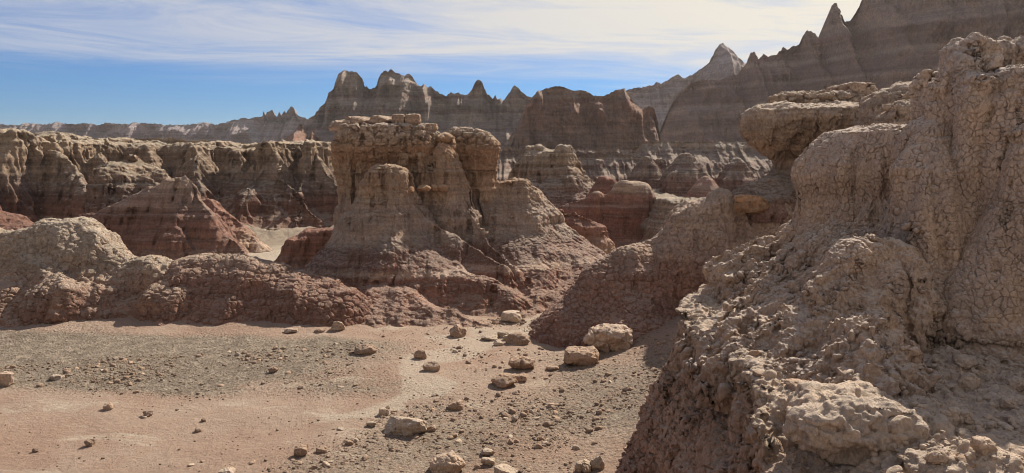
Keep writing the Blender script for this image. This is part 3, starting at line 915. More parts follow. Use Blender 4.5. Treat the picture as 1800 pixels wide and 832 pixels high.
def build_toadstool():
    root = empty('toadstool_rock', (7.0, 18, 3.0), 'pale mushroom shaped rock with an overhanging cap and a narrow dark neck', 'rock formation')
    cap = Loft(18, [(186, 1380, 1560, 0.9), (192, 1320, 1620, 1.2), (198, 1301, 1660, 1.5), (212, 1293, 1680, 1.6), (230, 1294, 1680, 1.55), (248, 1306, 1680, 1.4), (262, 1325, 1680, 1.2), (275, 1340, 1680, 0.9),
                    (292, 1345, 1690, 0.75), (308, 1336, 1700, 0.85), (322, 1315, 1720, 1.1), (340, 1292, 1740, 1.5), (365, 1270, 1760, 2.0)], p=4, rnd=0.1)
    dome = Loft(17.2, [(317, 1335, 1375, 0.3), (323, 1315, 1395, 0.5), (335, 1298, 1412, 0.7), (352, 1280, 1430, 0.9), (375, 1270, 1440, 1.0)])
    V, Q = solid([cap, dome], ((5.0, 11.8), (15.6, 20.5), (2.5, 5.3)), 0.04, k=0.12, warp=((1.1, 0.14), (0.4, 0.05)), seed=2.0)
    V, Q = subdivide(V, Q)
    V = detail(V, Q, [('lump', 0.8, 0.10, 3), ('strata', 0.35, 0.06), ('rill', 0.34, 0.16, 0.10)], seed=3.0, sm=3)
    pits = lambda V, N: -0.06 * sstep(vn(V[:, 0] / 0.07, V[:, 1] / 0.07, V[:, 2] / 0.22) + 0.5 * vn(V[:, 0] / 0.5, V[:, 1] / 0.5, V[:, 2] / 0.5), 0.55, 0.85) * sstep(V[:, 2], 3.9, 4.2)
    V = detail(V, Q, [('fn', pits), ('rill', 0.12, 0.07, 0.12), ('gash', 0.13, 0.14, 0.36), ('crack', 0.18, 0.04, 0.16, 0.7), ('lump', 0.1, 0.02, 3)], seed=4.0, sm=1)
    part('overhang', V, Q, M_toad, root)
    t1 = Loft(18.2, [(163, 1375, 1500, 0.5), (168, 1353, 1510, 0.7), (180, 1350, 1515, 0.8), (190, 1352, 1520, 0.85), (200, 1356, 1520, 0.8)], p=4, rnd=0.05)
    t2 = Loft(18.4, [(147, 1480, 1518, 0.4), (151, 1455, 1525, 0.6), (160, 1450, 1530, 0.7), (200, 1445, 1560, 0.9)], p=4, rnd=0.05)
    V, Q = solid([t1, t2], ((5.9, 9.4), (16.8, 19.8), (4.8, 5.9)), 0.035, k=0.05, warp=((0.5, 0.10), (0.25, 0.06)), seed=8.0)
    V, Q = subdivide(V, Q)
    V = detail(V, Q, [('crack', 0.42, 0.12, 0.12, 1.6), ('strata', 0.14, 0.07), ('crack', 0.2, 0.05, 0.14, 1.4), ('lump', 0.12, 0.04, 3)], seed=9.0, sm=1)
    part('cap_rock', V, Q, M_toad, root)
    # the lumpy shoulder that joins it to the tall cliff
    s1 = Loft(15.5, [(152, 1560, 1660, 0.5), (160, 1535, 1700, 0.8), (172, 1512, 1740, 1.0), (200, 1502, 1780, 1.1), (260, 1495, 1800, 1.3), (340, 1480, 1800, 1.6), (400, 1460, 1800, 1.8)], p=4, rnd=0.1)
    s1b = Loft(15.2, [(137, 1622, 1680, 0.5), (146, 1590, 1740, 0.7), (170, 1570, 1760, 0.9), (220, 1560, 1780, 1.0)], p=2)
    s2 = Loft(14.2, [(176, 1575, 1620, 0.25), (190, 1552, 1640, 0.4), (210, 1545, 1650, 0.5), (240, 1535, 1650, 0.6), (300, 1520, 1650, 0.7)])
    V, Q = solid([s1, s1b, s2], ((6.0, 11.5), (13.3, 17.4), (2.7, 5.8)), 0.036, k=0.08, warp=((0.6, 0.10), (0.28, 0.05)), seed=5.0)
    V, Q = subdivide(V, Q)
    V = detail(V, Q, [('billow', 0.45, 0.12), ('rill', 0.25, 0.16, 0.10), ('lump', 0.3, 0.06, 3), ('gash', 0.15, 0.14, 0.36), ('crack', 0.16, 0.04, 0.16), ('lump', 0.08, 0.015, 3)], seed=6.0, sm=2)
    part('shoulder', V, Q, M_toad, root)


build_toadstool()


def build_hill():
    wall = Loft(17.3, [(348, 1205, 1480, 0.75), (356, 1196, 1500, 0.85), (380, 1175, 1520, 1.0), (425, 1148, 1540, 1.2), (470, 1120, 1560, 1.45), (520, 1090, 1580, 1.8), (580, 1040, 1600, 2.3), (630, 1000, 1620, 2.7)], p=4, rnd=0.1)
    bump = Loft(16.9, [(333, 1250, 1268, 0.12), (338, 1240, 1278, 0.25), (350, 1234, 1284, 0.35), (375, 1228, 1290, 0.4)])
    rimk = Loft(16.8, [(343, 1370, 1400, 0.2), (350, 1350, 1420, 0.4), (370, 1345, 1430, 0.5)])
    arm = Ridge([(1185, 400, 17.4), (1150, 424, 17.2), (1095, 439, 16.9), (1063, 458, 16.7), (1045, 490, 16.6), (1020, 530, 16.5), (978, 588, 16.3)], slope=1.05, w=0.2)
    apron = Ridge([(1150, 470, 16.6), (1120, 520, 16.0), (1100, 570, 15.3)], slope=0.75, w=0.4)
    apron2 = Ridge([(1320, 470, 16.4), (1290, 540, 15.4)], slope=0.9, w=0.4)
    V, Q = solid([wall, bump, rimk, arm, apron, apron2], ((0.0, 9.0), (13.2, 20.3), (-0.3, 3.6)), 0.042, k=0.2, warp=((1.2, 0.12), (0.4, 0.05)), seed=6.0)
    say('hill', len(Q))
    V, Q = subdivide(V, Q)
    up = lambda V, N: sstep(V[:, 2], 1.6, 2.2)
    V = detail(V, Q, [('lump', 0.9, 0.10, 2), ('rill', 0.6, 0.34, 0.06), ('strata', 0.4, 0.06)], seed=2.5, sm=3)
    V = detail(V, Q, [('rill', 0.22, 0.16, 0.10), ('gash', 0.16, 0.13, 0.38), ('crack', 0.16, 0.05, 0.16, 0.9), ('popcorn', 0.11, 0.028), ('lump', 0.1, 0.012, 3)], seed=3.5, sm=1)
    single('clay_hill', V, Q, M_hill, 'brown clay hill with a grey cracked upper wall, behind the large pale boulder', 'hill')


build_hill()
say('hill')

# ------------------------------------------------------------------ the mounds along the left side of the wash
M_mound = clay('mound_grey', [(0.0, (0.27, 0.17, 0.125)), (0.5, (0.28, 0.185, 0.135)), (0.9, (0.30, 0.215, 0.16)), (1.3, (0.35, 0.29, 0.22)), (1.8, (0.385, 0.33, 0.255)), (2.4, (0.41, 0.36, 0.28))],
               crust_lit=(0.44, 0.40, 0.32), crust_lit_amt=0.55, wob=0.3, wobL=1.0, band=5, grain=18, bump=0.03, crackL=0.22, crackD=0.02, band_amt=0.08)
M_mound2 = clay('mound_brown', [(0.0, (0.25, 0.15, 0.11)), (0.6, (0.245, 0.15, 0.112)), (1.0, (0.26, 0.165, 0.125)), (1.35, (0.31, 0.225, 0.17)), (1.6, (0.36, 0.30, 0.23))],
                crust_lit=(0.40, 0.34, 0.27), crust_lit_amt=0.5, wob=0.2, wobL=1.0, band=5, grain=18, bump=0.03, crackL=0.2, crackD=0.02, band_amt=0.08)


def build_mounds():
    pr = [(0, 0), (0.3, 0.07), (0.8, 0.55), (1.2, 1.15), (1.6, 1.8), (2.2, 2.3), (4, 3.2)]
    a = Ridge([(-200, 420, 19.2), (-60, 402, 19.2), (60, 402, 19.2), (92, 392, 19.2), (130, 391, 19.1), (165, 405, 19), (205, 430, 18.9), (225, 447, 18.8)], prof=pr)
    b = Ridge([(225, 452, 18.6), (262, 452, 18.5), (295, 470, 18.2), (320, 502, 17.9), (345, 548, 17.4)], prof=pr)
    c = Ridge([(60, 440, 18.4), (100, 470, 17.9), (130, 500, 17.6)], prof=pr)
    d = Ridge([(-150, 470, 17.9), (20, 500, 17.4), (70, 515, 17.3), (110, 540, 17.1)], slope=1.1, w=0.2)
    e = Ridge([(170, 470, 18.2), (200, 500, 17.8)], prof=pr)
    V, Q = solid([a, b, c, d, e], ((-19, -6.3), (15.2, 22.0), (-0.3, 2.8)), 0.045, k=0.15, warp=((1.0, 0.16), (0.45, 0.08)), seed=1.0)
    say('mound', len(Q))
    V, Q = subdivide(V, Q)
    V = detail(V, Q, [('billow', 1.2, 0.18), ('lump', 0.6, 0.05, 2), ('rill', 0.8, 0.28, 0.05), ('rill', 0.35, 0.14, 0.07), ('strata', 0.35, 0.05)], seed=1.5, sm=3)
    V = detail(V, Q, [('rill', 0.24, 0.16, 0.10), ('crack', 0.20, 0.05, 0.15, 0.9), ('popcorn', 0.12, 0.028), ('lump', 0.1, 0.012, 3)], seed=2.5, sm=1)
    single('clay_mound', V, Q, M_mound, 'wide lumpy mound with a pale rounded crest along the far side of the wash', 'mound')
    pr = [(0, 0), (0.4, 0.06), (0.8, 0.35), (1.2, 0.9), (1.5, 1.35), (2.0, 1.7), (4, 2.6)]
    a = Ridge([(290, 480, 18.7), (318, 458, 18.6), (350, 449, 18.5), (425, 448, 18.5), (470, 460, 18.4), (515, 478, 18.2), (560, 490, 18.0), (590, 505, 17.8)], prof=pr)
    b = Ridge([(540, 490, 18.0), (580, 520, 17.5), (600, 555, 17.2)], slope=1.2, w=0.25)
    V, Q = solid([a, b], ((-9.6, -3.3), (15.5, 21.5), (-0.3, 2.0)), 0.042, k=0.15, warp=((0.9, 0.12), (0.4, 0.07)), seed=12.0)
    V, Q = subdivide(V, Q)
    V = detail(V, Q, [('billow', 1.0, 0.08), ('lump', 0.6, 0.04, 2), ('strata', 0.3, 0.06), ('rill', 0.8, 0.24, 0.05), ('rill', 0.35, 0.12, 0.07)], seed=11.5, sm=3)
    V = detail(V, Q, [('rill', 0.24, 0.15, 0.10), ('crack', 0.20, 0.05, 0.15, 0.9), ('popcorn', 0.12, 0.024), ('lump', 0.1, 0.010, 3)], seed=12.5, sm=1)
    single('clay_mound', V, Q, M_mound2, 'long reddish brown mound with a smooth grey back, next to the central butte', 'mound')


build_mounds()
say('mounds')

# ------------------------------------------------------------------ the central butte
M_butte = clay('butte', [(0.0, (0.27, 0.17, 0.125)), (0.55, (0.25, 0.15, 0.112)), (0.78, (0.24, 0.145, 0.11)), (0.88, (0.36, 0.275, 0.215)), (0.98, (0.33, 0.25, 0.195)), (1.04, (0.205, 0.135, 0.108)), (1.45, (0.21, 0.145, 0.118)), (1.58, (0.30, 0.245, 0.20)),
                         (2.0, (0.345, 0.285, 0.225)), (2.5, (0.33, 0.27, 0.215)), (2.75, (0.37, 0.305, 0.23)), (3.0, (0.33, 0.25, 0.175)), (3.45, (0.30, 0.225, 0.155)), (3.55, (0.37, 0.28, 0.19)), (4.0, (0.36, 0.27, 0.18)), (4.15, (0.33, 0.22, 0.135)), (4.45, (0.37, 0.27, 0.18)), (4.7, (0.42, 0.35, 0.265))],
               crust_lit=(0.43, 0.385, 0.31), crust_lit_amt=0.5, wob=0.09, wobL=1.2, band=6, band_amt=0.13, grain=16, bump=0.03, crackL=0.16, crackD=0.010)
M_cap = clay('butte_cap', [(4.0, (0.34, 0.235, 0.15)), (4.4, (0.39, 0.30, 0.205)), (4.6, (0.45, 0.39, 0.31)), (5.2, (0.47, 0.415, 0.34)), (5.4, (0.37, 0.30, 0.235))],
             crust_lit=(0.46, 0.42, 0.35), crust_lit_amt=0.5, wob=0.14, wobL=0.6, band=6, band_amt=0.1, grain=16, bump=0.03)


BODY = []


def build_butte():
    root = empty('butte', (-3.2, 23, 0.2), 'large banded butte in the middle of the wash, with a blocky pale cap', 'butte')
    A = Loft(23, [(268, 592, 772, 1.3), (285, 597, 782, 1.3), (310, 599, 792, 1.35), (345, 598, 805, 1.3), (380, 596, 825, 1.3), (420, 585, 850, 1.4), (450, 572, 880, 1.5), (475, 560, 900, 1.7), (500, 550, 920, 1.9)], p=4, rnd=0.1)
    B = Loft(23.6, [(262, 788, 872, 1.0), (285, 792, 872, 1.05), (320, 796, 880, 1.1), (360, 800, 890, 1.1), (400, 805, 905, 1.2), (440, 800, 930, 1.4), (480, 800, 960, 1.7), (520, 800, 990, 2.0)], p=2, rnd=0.1)
    rib = Ridge([(782, 240, 22.0), (795, 285, 21.8), (815, 335, 21.5), (838, 385, 21.1), (866, 430, 20.7), (905, 470, 20.2), (925, 510, 19.7)], slope=2.6, w=0.12)
    pin = Loft(20.9, [(289, 662, 694, 0.25), (296, 652, 706, 0.4), (308, 644, 716, 0.5), (322, 636, 722, 0.6), (338, 631, 726, 0.68), (347, 626, 738, 0.76), (353, 620, 738, 0.84), (360, 614, 738, 0.86), (385, 596, 748, 1.05),
                      (412, 578, 776, 1.35), (430, 566, 792, 1.55), (455, 545, 825, 1.9), (480, 528, 850, 2.2), (500, 515, 860, 2.4)], p=2, rnd=0.08)
    arete = Ridge([(722, 340, 20.9), (735, 375, 20.7), (765, 400, 20.5), (800, 412, 20.4), (840, 440, 20.2), (880, 465, 20.0)], slope=1.7, w=0.12)
    # right spur
    spur = Ridge([(872, 330, 23.2), (888, 312, 23.2), (915, 308, 23.2), (940, 328, 23.2), (958, 362, 23.1), (988, 402, 23.0), (1016, 436, 23.0), (1050, 474, 23.0), (1064, 492, 22.8)], prof=[(0, 0), (0.25, 0.12), (0.9, 1.25), (1.6, 1.85), (2.6, 2.45), (4.5, 3.5)])
    # terrace and red apron at the foot
    apron = Ridge([(555, 474, 20.4), (640, 474, 19.8), (745, 470, 19.6), (790, 478, 19.4), (850, 488, 19.3), (890, 505, 19.2), (935, 545, 18.9)], prof=[(0, 0), (0.3, 0.08), (0.8, 0.6), (1.3, 1.0), (3, 1.9)])
    back = Ridge([(600, 468, 21.6), (760, 460, 21.4), (880, 476, 21.0), (960, 496, 21.0)], slope=0.42, w=0.4)
    red = Ridge([(620, 520, 18.9), (665, 503, 18.6), (705, 508, 18.3), (770, 535, 17.9), (835, 568, 17.3)], prof=[(0, 0), (0.35, 0.07), (0.8, 0.35), (1.3, 0.75), (2.5, 1.4)])
    V, Q = solid([A, B, rib, pin, arete, spur, apron, back, red], ((-7.8, 4.2), (16.2, 28.0), (-0.3, 4.9)), 0.047, k=0.14, warp=((1.3, 0.16), (0.5, 0.08)), seed=3.0)
    say('butte', len(Q))
    V, Q = subdivide(V, Q)
    lo = lambda V, N: 1 - sstep(V[:, 2], 1.2, 1.8)
    hi = lambda V, N: sstep(V[:, 2], 1.2, 1.8)
    V = detail(V, Q, [('lump', 1.0, 0.08, 2), ('rill', 0.65, 0.36, 0.05), ('strata', 0.42, 0.08),
                      ('fn', lambda V, N: lo(V, N) * 0.03 * (np.abs(fbm(V[:, 0] / 0.45, V[:, 1] / 0.45, V[:, 2] / 0.6, 3, 0.5, 4.0)) - 0.3))], seed=3.5, sm=3)
    V = detail(V, Q, [('rill', 0.24, 0.17, 0.07), ('strata', 0.13, 0.03), ('gash', 0.20, 0.17, 0.34), ('rill', 0.11, 0.06, 0.10), ('gash', 0.09, 0.08, 0.40), ('lump', 0.14, 0.014, 3), ('popcorn', 0.13, 0.02), ('crack', 0.19, 0.03, 0.15, 0.8)], seed=4.5, sm=1)
    BODY.append(V)
    part('body', V, Q, M_butte, root)
    # blocky cap rock in three pieces
    A = Loft(23, [(219, 600, 760, 1.2), (224, 588, 770, 1.35), (245, 584, 776, 1.4), (258, 582, 776, 1.42), (268, 581, 776, 1.42), (276, 588, 776, 1.36), (290, 598, 780, 1.25)], p=4, rnd=0.05)
    Bc = Loft(23.5, [(222, 800, 830, 0.6), (227, 790, 850, 0.8), (236, 785, 866, 1.0), (250, 783, 876, 1.05), (264, 780, 880, 1.1), (276, 784, 878, 1.05), (288, 790, 874, 0.95)], p=4, rnd=0.05)
    Cc = Loft(22.6, [(236, 768, 790, 0.4), (244, 763, 797, 0.55), (262, 762, 800, 0.6), (276, 764, 800, 0.55), (295, 768, 802, 0.5)], p=4, rnd=0.05)
    V, Q = solid([A, Bc, Cc], ((-6.1, 0.2), (21.2, 25.2), (3.5, 5.05)), 0.04, k=0.05, warp=((0.6, 0.12), (0.22, 0.05)), seed=7.0)
    V, Q = subdivide(V, Q)
    top = lambda V, N: sstep(V[:, 2], 4.10, 4.35)

    V = detail(V, Q, [('lump', 0.9, 0.06, 2), ('fn', lambda V, N: -0.20 * np.exp(-((V[:, 0] + 4.35) / 0.05) ** 2) * (N[:, 1] < 0) * top(V, N)), ('strata', 0.26, 0.05), ('crack', 0.36, 0.15, 0.24, 1.45, top), ('strata', 0.13, 0.02), ('gash', 0.22, 0.10, 0.45)], seed=5.5, sm=2)
    V = detail(V, Q, [('crack', 0.17, 0.045, 0.2, 1.4), ('lump', 0.12, 0.016, 3)], seed=6.5, sm=1)
    part('cap_rock', V, Q, M_cap, root)
    return root


build_butte()
say('butte')
M_red = clay('red_clay', [(0.0, (0.28, 0.205, 0.155)), (0.5, (0.22, 0.14, 0.108)), (1.2, (0.215, 0.13, 0.10)), (1.7, (0.19, 0.13, 0.105)), (1.9, (0.29, 0.225, 0.18)), (2.2, (0.27, 0.21, 0.17)), (3.0, (0.37, 0.31, 0.24))],
             crust_lit=(0.37, 0.29, 0.23), crust_lit_amt=0.4, wob=0.2, wobL=1.5, band=5, band_amt=0.15, grain=12, bump=0.04, crackL=0.25, crackD=0.012)
M_redlow = clay('red_low', [(0.0, (0.25, 0.17, 0.125)), (0.5, (0.225, 0.13, 0.097)), (2.5, (0.235, 0.135, 0.10))], crust_lit=(0.34, 0.24, 0.19), crust_lit_amt=0.35, wobL=1.5, grain=12, bump=0.04, crackL=0.25, crackD=0.012)
M_redpale = clay('red_pale_foot', [(0.2, (0.42, 0.34, 0.25)), (0.7, (0.36, 0.26, 0.19)), (1.1, (0.26, 0.155, 0.115)), (2.5, (0.26, 0.155, 0.115))], crust_lit=(0.36, 0.26, 0.21), crust_lit_amt=0.4, wobL=1.2, grain=12, bump=0.04)
M_wall = clay('left_wall', [(0.3, (0.195, 0.121, 0.090)), (1.2, (0.172, 0.101, 0.076)), (1.7, (0.164, 0.109, 0.086)), (2.1, (0.183, 0.140, 0.113)), (2.8, (0.211, 0.172, 0.136)), (3.1, (0.257, 0.211, 0.156)), (3.7, (0.242, 0.195, 0.144)), (4.3, (0.289, 0.238, 0.172)), (5.0, (0.328, 0.285, 0.215))],
              crust_lit=(0.46, 0.41, 0.32), crust_lit_amt=0.6, wob=0.2, wobL=2.5, band=4, band_amt=0.16, grain=8, bump=0.06)


def ridge_thing(name, prims, box, h, mat, label, cat, k=0.2, seed=0.0, sub=True, rl=0.6, rd=0.18, warp=((1.5, 0.2), (0.6, 0.08)), fine=True, ext=()):
    V, Q = solid(prims, box, h, k, warp, seed)
    if sub:
        V, Q = subdivide(V, Q)
    V = detail(V, Q, [('lump', rl * 1.8, rd * 0.4, 2), ('rill', rl, rd * 1.3, 0.06), ('strata', rl * 0.7, rd * 0.25)] + list(ext), seed=seed, sm=3)
    if fine:
        V = detail(V, Q, [('rill', rl * 0.38, rd * 0.55, 0.1), ('strata', rl * 0.22, rd * 0.14), ('gash', rl * 0.32, rd * 0.6, 0.34), ('rill', rl * 0.17, rd * 0.28, 0.12), ('popcorn', rl * 0.27, rd * 0.10), ('lump', rl * 0.25, rd * 0.06, 3)], seed=seed + 1, sm=1)
    say(name, len(Q))
    return single(name, V, Q, mat, label, cat)


def build_middle():
    # red stub left of the butte
    ridge_thing('clay_mound', [Ridge([(600, 400, 27), (545, 404, 27), (515, 418, 26.6), (495, 445, 26.2)], prof=[(0, 0), (0.3, 0.1), (0.7, 0.8), (1.3, 1.5), (3, 2.2)])],
                ((-9.2, -5.0), (24.2, 29.6), (-0.3, 1.9)), 0.06, M_redlow, 'small dark red mound tucked against the foot of the big central butte', 'mound', seed=21, rl=0.45, rd=0.2)
    # big pyramid left of the middle
    pr = [(0, 0), (0.3, 0.35), (0.9, 1.5), (1.6, 2.6), (2.4, 3.4), (4, 4.4)]
    P = [Ridge([(262, 332, 30.0), (290, 318, 30.0), (318, 311, 30.0), (330, 318, 29.9), (350, 350, 29.6), (385, 395, 29.0), (425, 444, 28.2)], prof=pr),
         Ridge([(262, 332, 30.0), (225, 348, 30), (190, 362, 30), (150, 375, 29.6), (112, 392, 29.2)], prof=pr),
         Ridge([(318, 311, 30.0), (310, 400, 28.6)], prof=pr)]
    ridge_thing('clay_pyramid', P, ((-21.5, -9.5), (26.5, 33.5), (-0.3, 3.5)), 0.07, M_red, 'broad pyramid shaped hill, grey on top and dark red below, with a sunlit edge', 'hill', seed=22, rl=0.7, rd=0.30)
    # its companion on the right, pale footed
    ridge_thing('clay_pyramid', [Ridge([(345, 352, 32.5), (368, 352, 32.2), (400, 375, 31.7), (430, 398, 31.2), (455, 425, 30.6)], prof=[(0, 0), (0.3, 0.2), (1.0, 1.2), (1.8, 2.1), (4, 3.3)])],
                ((-14.6, -9.6), (28.8, 35.5), (-0.3, 2.6)), 0.07, M_redpale, 'smaller red slope with a pale fluted foot, beside the broad pyramid', 'hill', seed=23, rl=0.5, rd=0.28)
    # crumbly shoulder behind the pyramid
    S = [Loft(34, [(281, 185, 222, 0.5), (288, 182, 235, 0.8), (310, 178, 250, 1.0), (340, 168, 300, 1.5), (370, 150, 330, 2.2), (400, 120, 360, 3)], p=2),
         Loft(35, [(276, 232, 252, 0.5), (284, 226, 262, 0.7), (300, 222, 285, 1.0), (330, 215, 310, 1.6), (380, 190, 330, 2.4)], p=2),
         Loft(33.2, [(301, 168, 200, 0.4), (310, 164, 215, 0.6), (340, 160, 240, 1.0), (380, 140, 280, 1.8)], p=2),
         Ridge([(225, 300, 33.6), (255, 318, 33.0), (290, 330, 32.4)], slope=1.5)]
    ridge_thing('crumbling_ridge', S, ((-22, -13.5), (30, 38), (0.0, 4.3)), 0.075, M_wall, 'crumbling tan ridge of knobs just behind the broad red pyramid', 'ridge', seed=24, rl=0.6, rd=0.42)
    # red mound at the far left edge
    ridge_thing('clay_mound', [Ridge([(-120, 375, 25), (-20, 366, 25), (15, 374, 24.8), (45, 390, 24.4), (75, 410, 24)], prof=[(0, 0), (0.4, 0.15), (1, 0.8), (2, 1.9), (4, 3)])],
                ((-21.5, -14.5), (21.8, 28.5), (-0.3, 2.6)), 0.065, M_redlow, 'bright red mound peeping over the wide grey mound', 'mound', seed=25, rl=0.45, rd=0.2)
    # the plateau wall on the left
    def mesa(X, Y, Z):
        rim = np.interp(X.ravel(), [-40, -29.5, -27.2, -26, -24.6, -22, -19.6, -18.6, -17.6, -16, -15.1, -14.3, -13.6, -12.7, -11.8, -11, -9],
                        [41, 40.5, 40.5, 43, 47, 48, 46.5, 43.6, 45.6, 46.4, 45.2, 42.9, 44.6, 46.4, 43.4, 45.4, 47]).astype(F32).reshape(X.shape)
        rim = rim + 0.55 * vn(X / 1.7, 0.5, 0.5) + 0.3 * vn(X / 0.7, 2.5, 0.5)
        top = np.interp(X.ravel(), [-40, -31.5, -30, -28.6, -27.2, -26, -24, -19, -18, -15, -14, -8], [4.95, 4.95, 5.25, 5.3, 5.15, 4.7, 4.55, 4.6, 4.75, 4.45, 4.75, 4.6]).astype(F32).reshape(X.shape)
        top = top - 0.30 * sstep(vn(X / 1.6, Y / 1.6, 5.0), 0.05, 0.3) + 0.10 * vn(X / 0.5, Y / 0.5, 6.0)
        d = np.interp(np.clip(top - Z, 0, 9).ravel(), [0, 0.4, 0.9, 1.4, 2.2, 3.0, 3.6, 4.4, 6], [0, 0.10, 0.25, 0.7, 1.4, 2.6, 3.2, 3.9, 6]).reshape((top - Z).shape).astype(F32)
        return -smin(-(Z - top - 0.10 * vn(X / 1.3, Y / 1.3, 0.2) + 0.02 * (Y - 44)) * 0.8, (Y - (rim - d)) * 0.75, 0.12)
    pr = [(0, 0), (0.25, 0.3), (1.0, 1.5), (2.0, 2.6), (3.5, 3.9), (6, 5.4)]
    W = [Custom(mesa),
         Ridge([(468, 256, 43.6), (480, 270, 42.9), (492, 300, 42.2), (515, 330, 41.4), (540, 365, 40.6), (556, 392, 40.0)], prof=pr),
         Ridge([(545, 262, 44.2), (558, 280, 43.4), (575, 310, 42.6), (598, 330, 42.0), (620, 350, 41.5)], prof=pr),
         Ridge([(345, 262, 44.0), (336, 280, 43.2), (340, 305, 42.4), (350, 330, 41.8)], slope=1.9, w=0.2),
         Ridge([(95, 262, 42.0), (112, 290, 41.2), (128, 320, 40.2), (140, 340, 39.5)], slope=2.2, w=0.12),
         Ridge([(262, 266, 45.3), (270, 300, 44.2), (280, 335, 43.0)], slope=1.7, w=0.15),
         Ridge([(408, 262, 44.2), (412, 300, 43.2), (420, 340, 42.2), (425, 380, 41.0)], slope=1.6, w=0.15),
         Ridge([(170, 268, 44.8), (185, 300, 43.6), (200, 330, 42.4)], slope=1.6, w=0.15),
         Ridge([(60, 262, 41.6), (30, 300, 40.6), (10, 350, 39.6)], slope=2.2, w=0.12)]
    V, Q = solid(W, ((-38, -8.2), (36.5, 60), (0.0, 5.9)), 0.11, k=0.25, warp=((2.2, 0.30), (0.8, 0.12)), seed=26)
    _ = (V[Q].mean(1)[:, 1] < 57)
    V, Q = subdivide(V, Q)
    V = detail(V, Q, [('lump', 1.6, 0.08, 2), ('rill', 1.7, 0.6, 0.03), ('rill', 0.7, 0.45, 0.05), ('strata', 0.5, 0.10)], seed=26.5, sm=3)
    cap = lambda V, N: sstep(V[:, 2], 3.9, 4.4)
    V = detail(V, Q, [('rill', 0.35, 0.20, 0.08), ('fn', lambda V, N: cap(V, N) * 0.12 * (np.abs(fbm(V[:, 0] / 0.5, V[:, 1] / 0.5, V[:, 2] / 0.3, 3, 0.5, 1.0)) - 0.3)), ('strata', 0.18, 0.03), ('gash', 0.28, 0.26, 0.32), ('rill', 0.18, 0.14, 0.10), ('popcorn', 0.3, 0.035), ('lump', 0.25, 0.02, 3)], seed=27, sm=1)
    say('mesa', len(Q))
    single('mesa', V, Q, M_wall, 'long flat topped mesa with banded grey and red walls beyond the pyramid hills', 'mesa')
    # rubble fan sloping down between the mesa and the pyramid: part of the terrain
    # right of the butte
    pr = [(0, 0), (0.3, 0.25), (0.8, 1.3), (1.5, 2.2), (4, 3.8)]
    ridge_thing('red_ridge', [Ridge([(940, 372, 28.6), (975, 368, 28.4), (1010, 374, 28.2), (1035, 388, 27.9), (1055, 415, 27.6), (1072, 445, 27.3), (1080, 460, 27.2)], prof=pr)],
                ((0.5, 5.2), (24.6, 31.2), (-0.3, 2.3)), 0.055, M_redpale, 'low red ridge with a pale fluted foot emerging behind the central butte', 'ridge', seed=31, rl=0.45, rd=0.25)
    pr = [(0, 0), (0.25, 0.3), (0.7, 1.2), (1.2, 2.2), (3, 3.6)]
    M_r2 = clay('banded_red', [(0.0, (0.26, 0.16, 0.12)), (0.9, (0.225, 0.125, 0.095)), (1.75, (0.23, 0.13, 0.098)), (1.85, (0.34, 0.25, 0.20)), (1.95, (0.25, 0.15, 0.115)), (2.3, (0.26, 0.165, 0.125)), (2.45, (0.36, 0.29, 0.22)), (3.0, (0.38, 0.315, 0.245))],
                crust_lit=(0.40, 0.33, 0.27), crust_lit_amt=0.5, wob=0.08, wobL=1.5, grain=12, bump=0.04)
    ridge_thing('red_hill', [Ridge([(975, 368, 31.5), (1000, 358, 31.5), (1035, 346, 31.5), (1070, 342, 31.5), (1092, 326, 31.5), (1128, 326, 31.4), (1142, 350, 31.3), (1152, 380, 31.0), (1162, 410, 30.6)], prof=pr),
                             Loft(31.4, [(334, 1046, 1058, 0.15), (340, 1040, 1064, 0.3), (352, 1036, 1068, 0.4)]), Loft(31.3, [(317, 1098, 1110, 0.15), (322, 1092, 1116, 0.3), (340, 1088, 1120, 0.4)]),
                             Loft(31.5, [(320, 1096, 1125, 0.3), (325, 1088, 1134, 0.45), (345, 1080, 1145, 0.7), (380, 1060, 1155, 1.0)])],
                ((1.2, 7.5), (28.4, 34.5), (-0.3, 3.2)), 0.06, M_r2, 'dark red hill with a thin pale stripe and a knobbly grey crest', 'hill', seed=32, rl=0.5, rd=0.13)
    M_pale = clay('pale_ledge', [(0.5, (0.255, 0.204, 0.157)), (1.6, (0.255, 0.212, 0.166)), (2.4, (0.315, 0.272, 0.212))], crust_lit=(0.46, 0.42, 0.34), crust_lit_amt=0.7, wobL=1.5, grain=10, bump=0.05)
    ridge_thing('rock_shelf', [Loft(30, [(347, 1165, 1262, 1.2), (351, 1152, 1300, 1.5), (370, 1146, 1300, 1.6), (400, 1128, 1320, 2.0), (440, 1110, 1330, 2.6)], p=4)],
                ((4.0, 11), (26.5, 33.5), (-0.2, 2.7)), 0.065, M_pale, 'pale flat shelf of rock between the dark red hill and the brown hill', 'rock shelf', seed=33, rl=0.5, rd=0.35)
    M_b3 = clay('far_butte', [(0.6, (0.200, 0.124, 0.096)), (1.9, (0.216, 0.144, 0.112)), (2.1, (0.264, 0.216, 0.172)), (2.6, (0.240, 0.188, 0.144)), (3.2, (0.272, 0.208, 0.144)), (3.6, (0.320, 0.264, 0.192)), (4.5, (0.352, 0.312, 0.248))],
                crust_lit=(0.46, 0.42, 0.34), crust_lit_amt=0.5, wob=0.15, wobL=2, grain=8, bump=0.06)
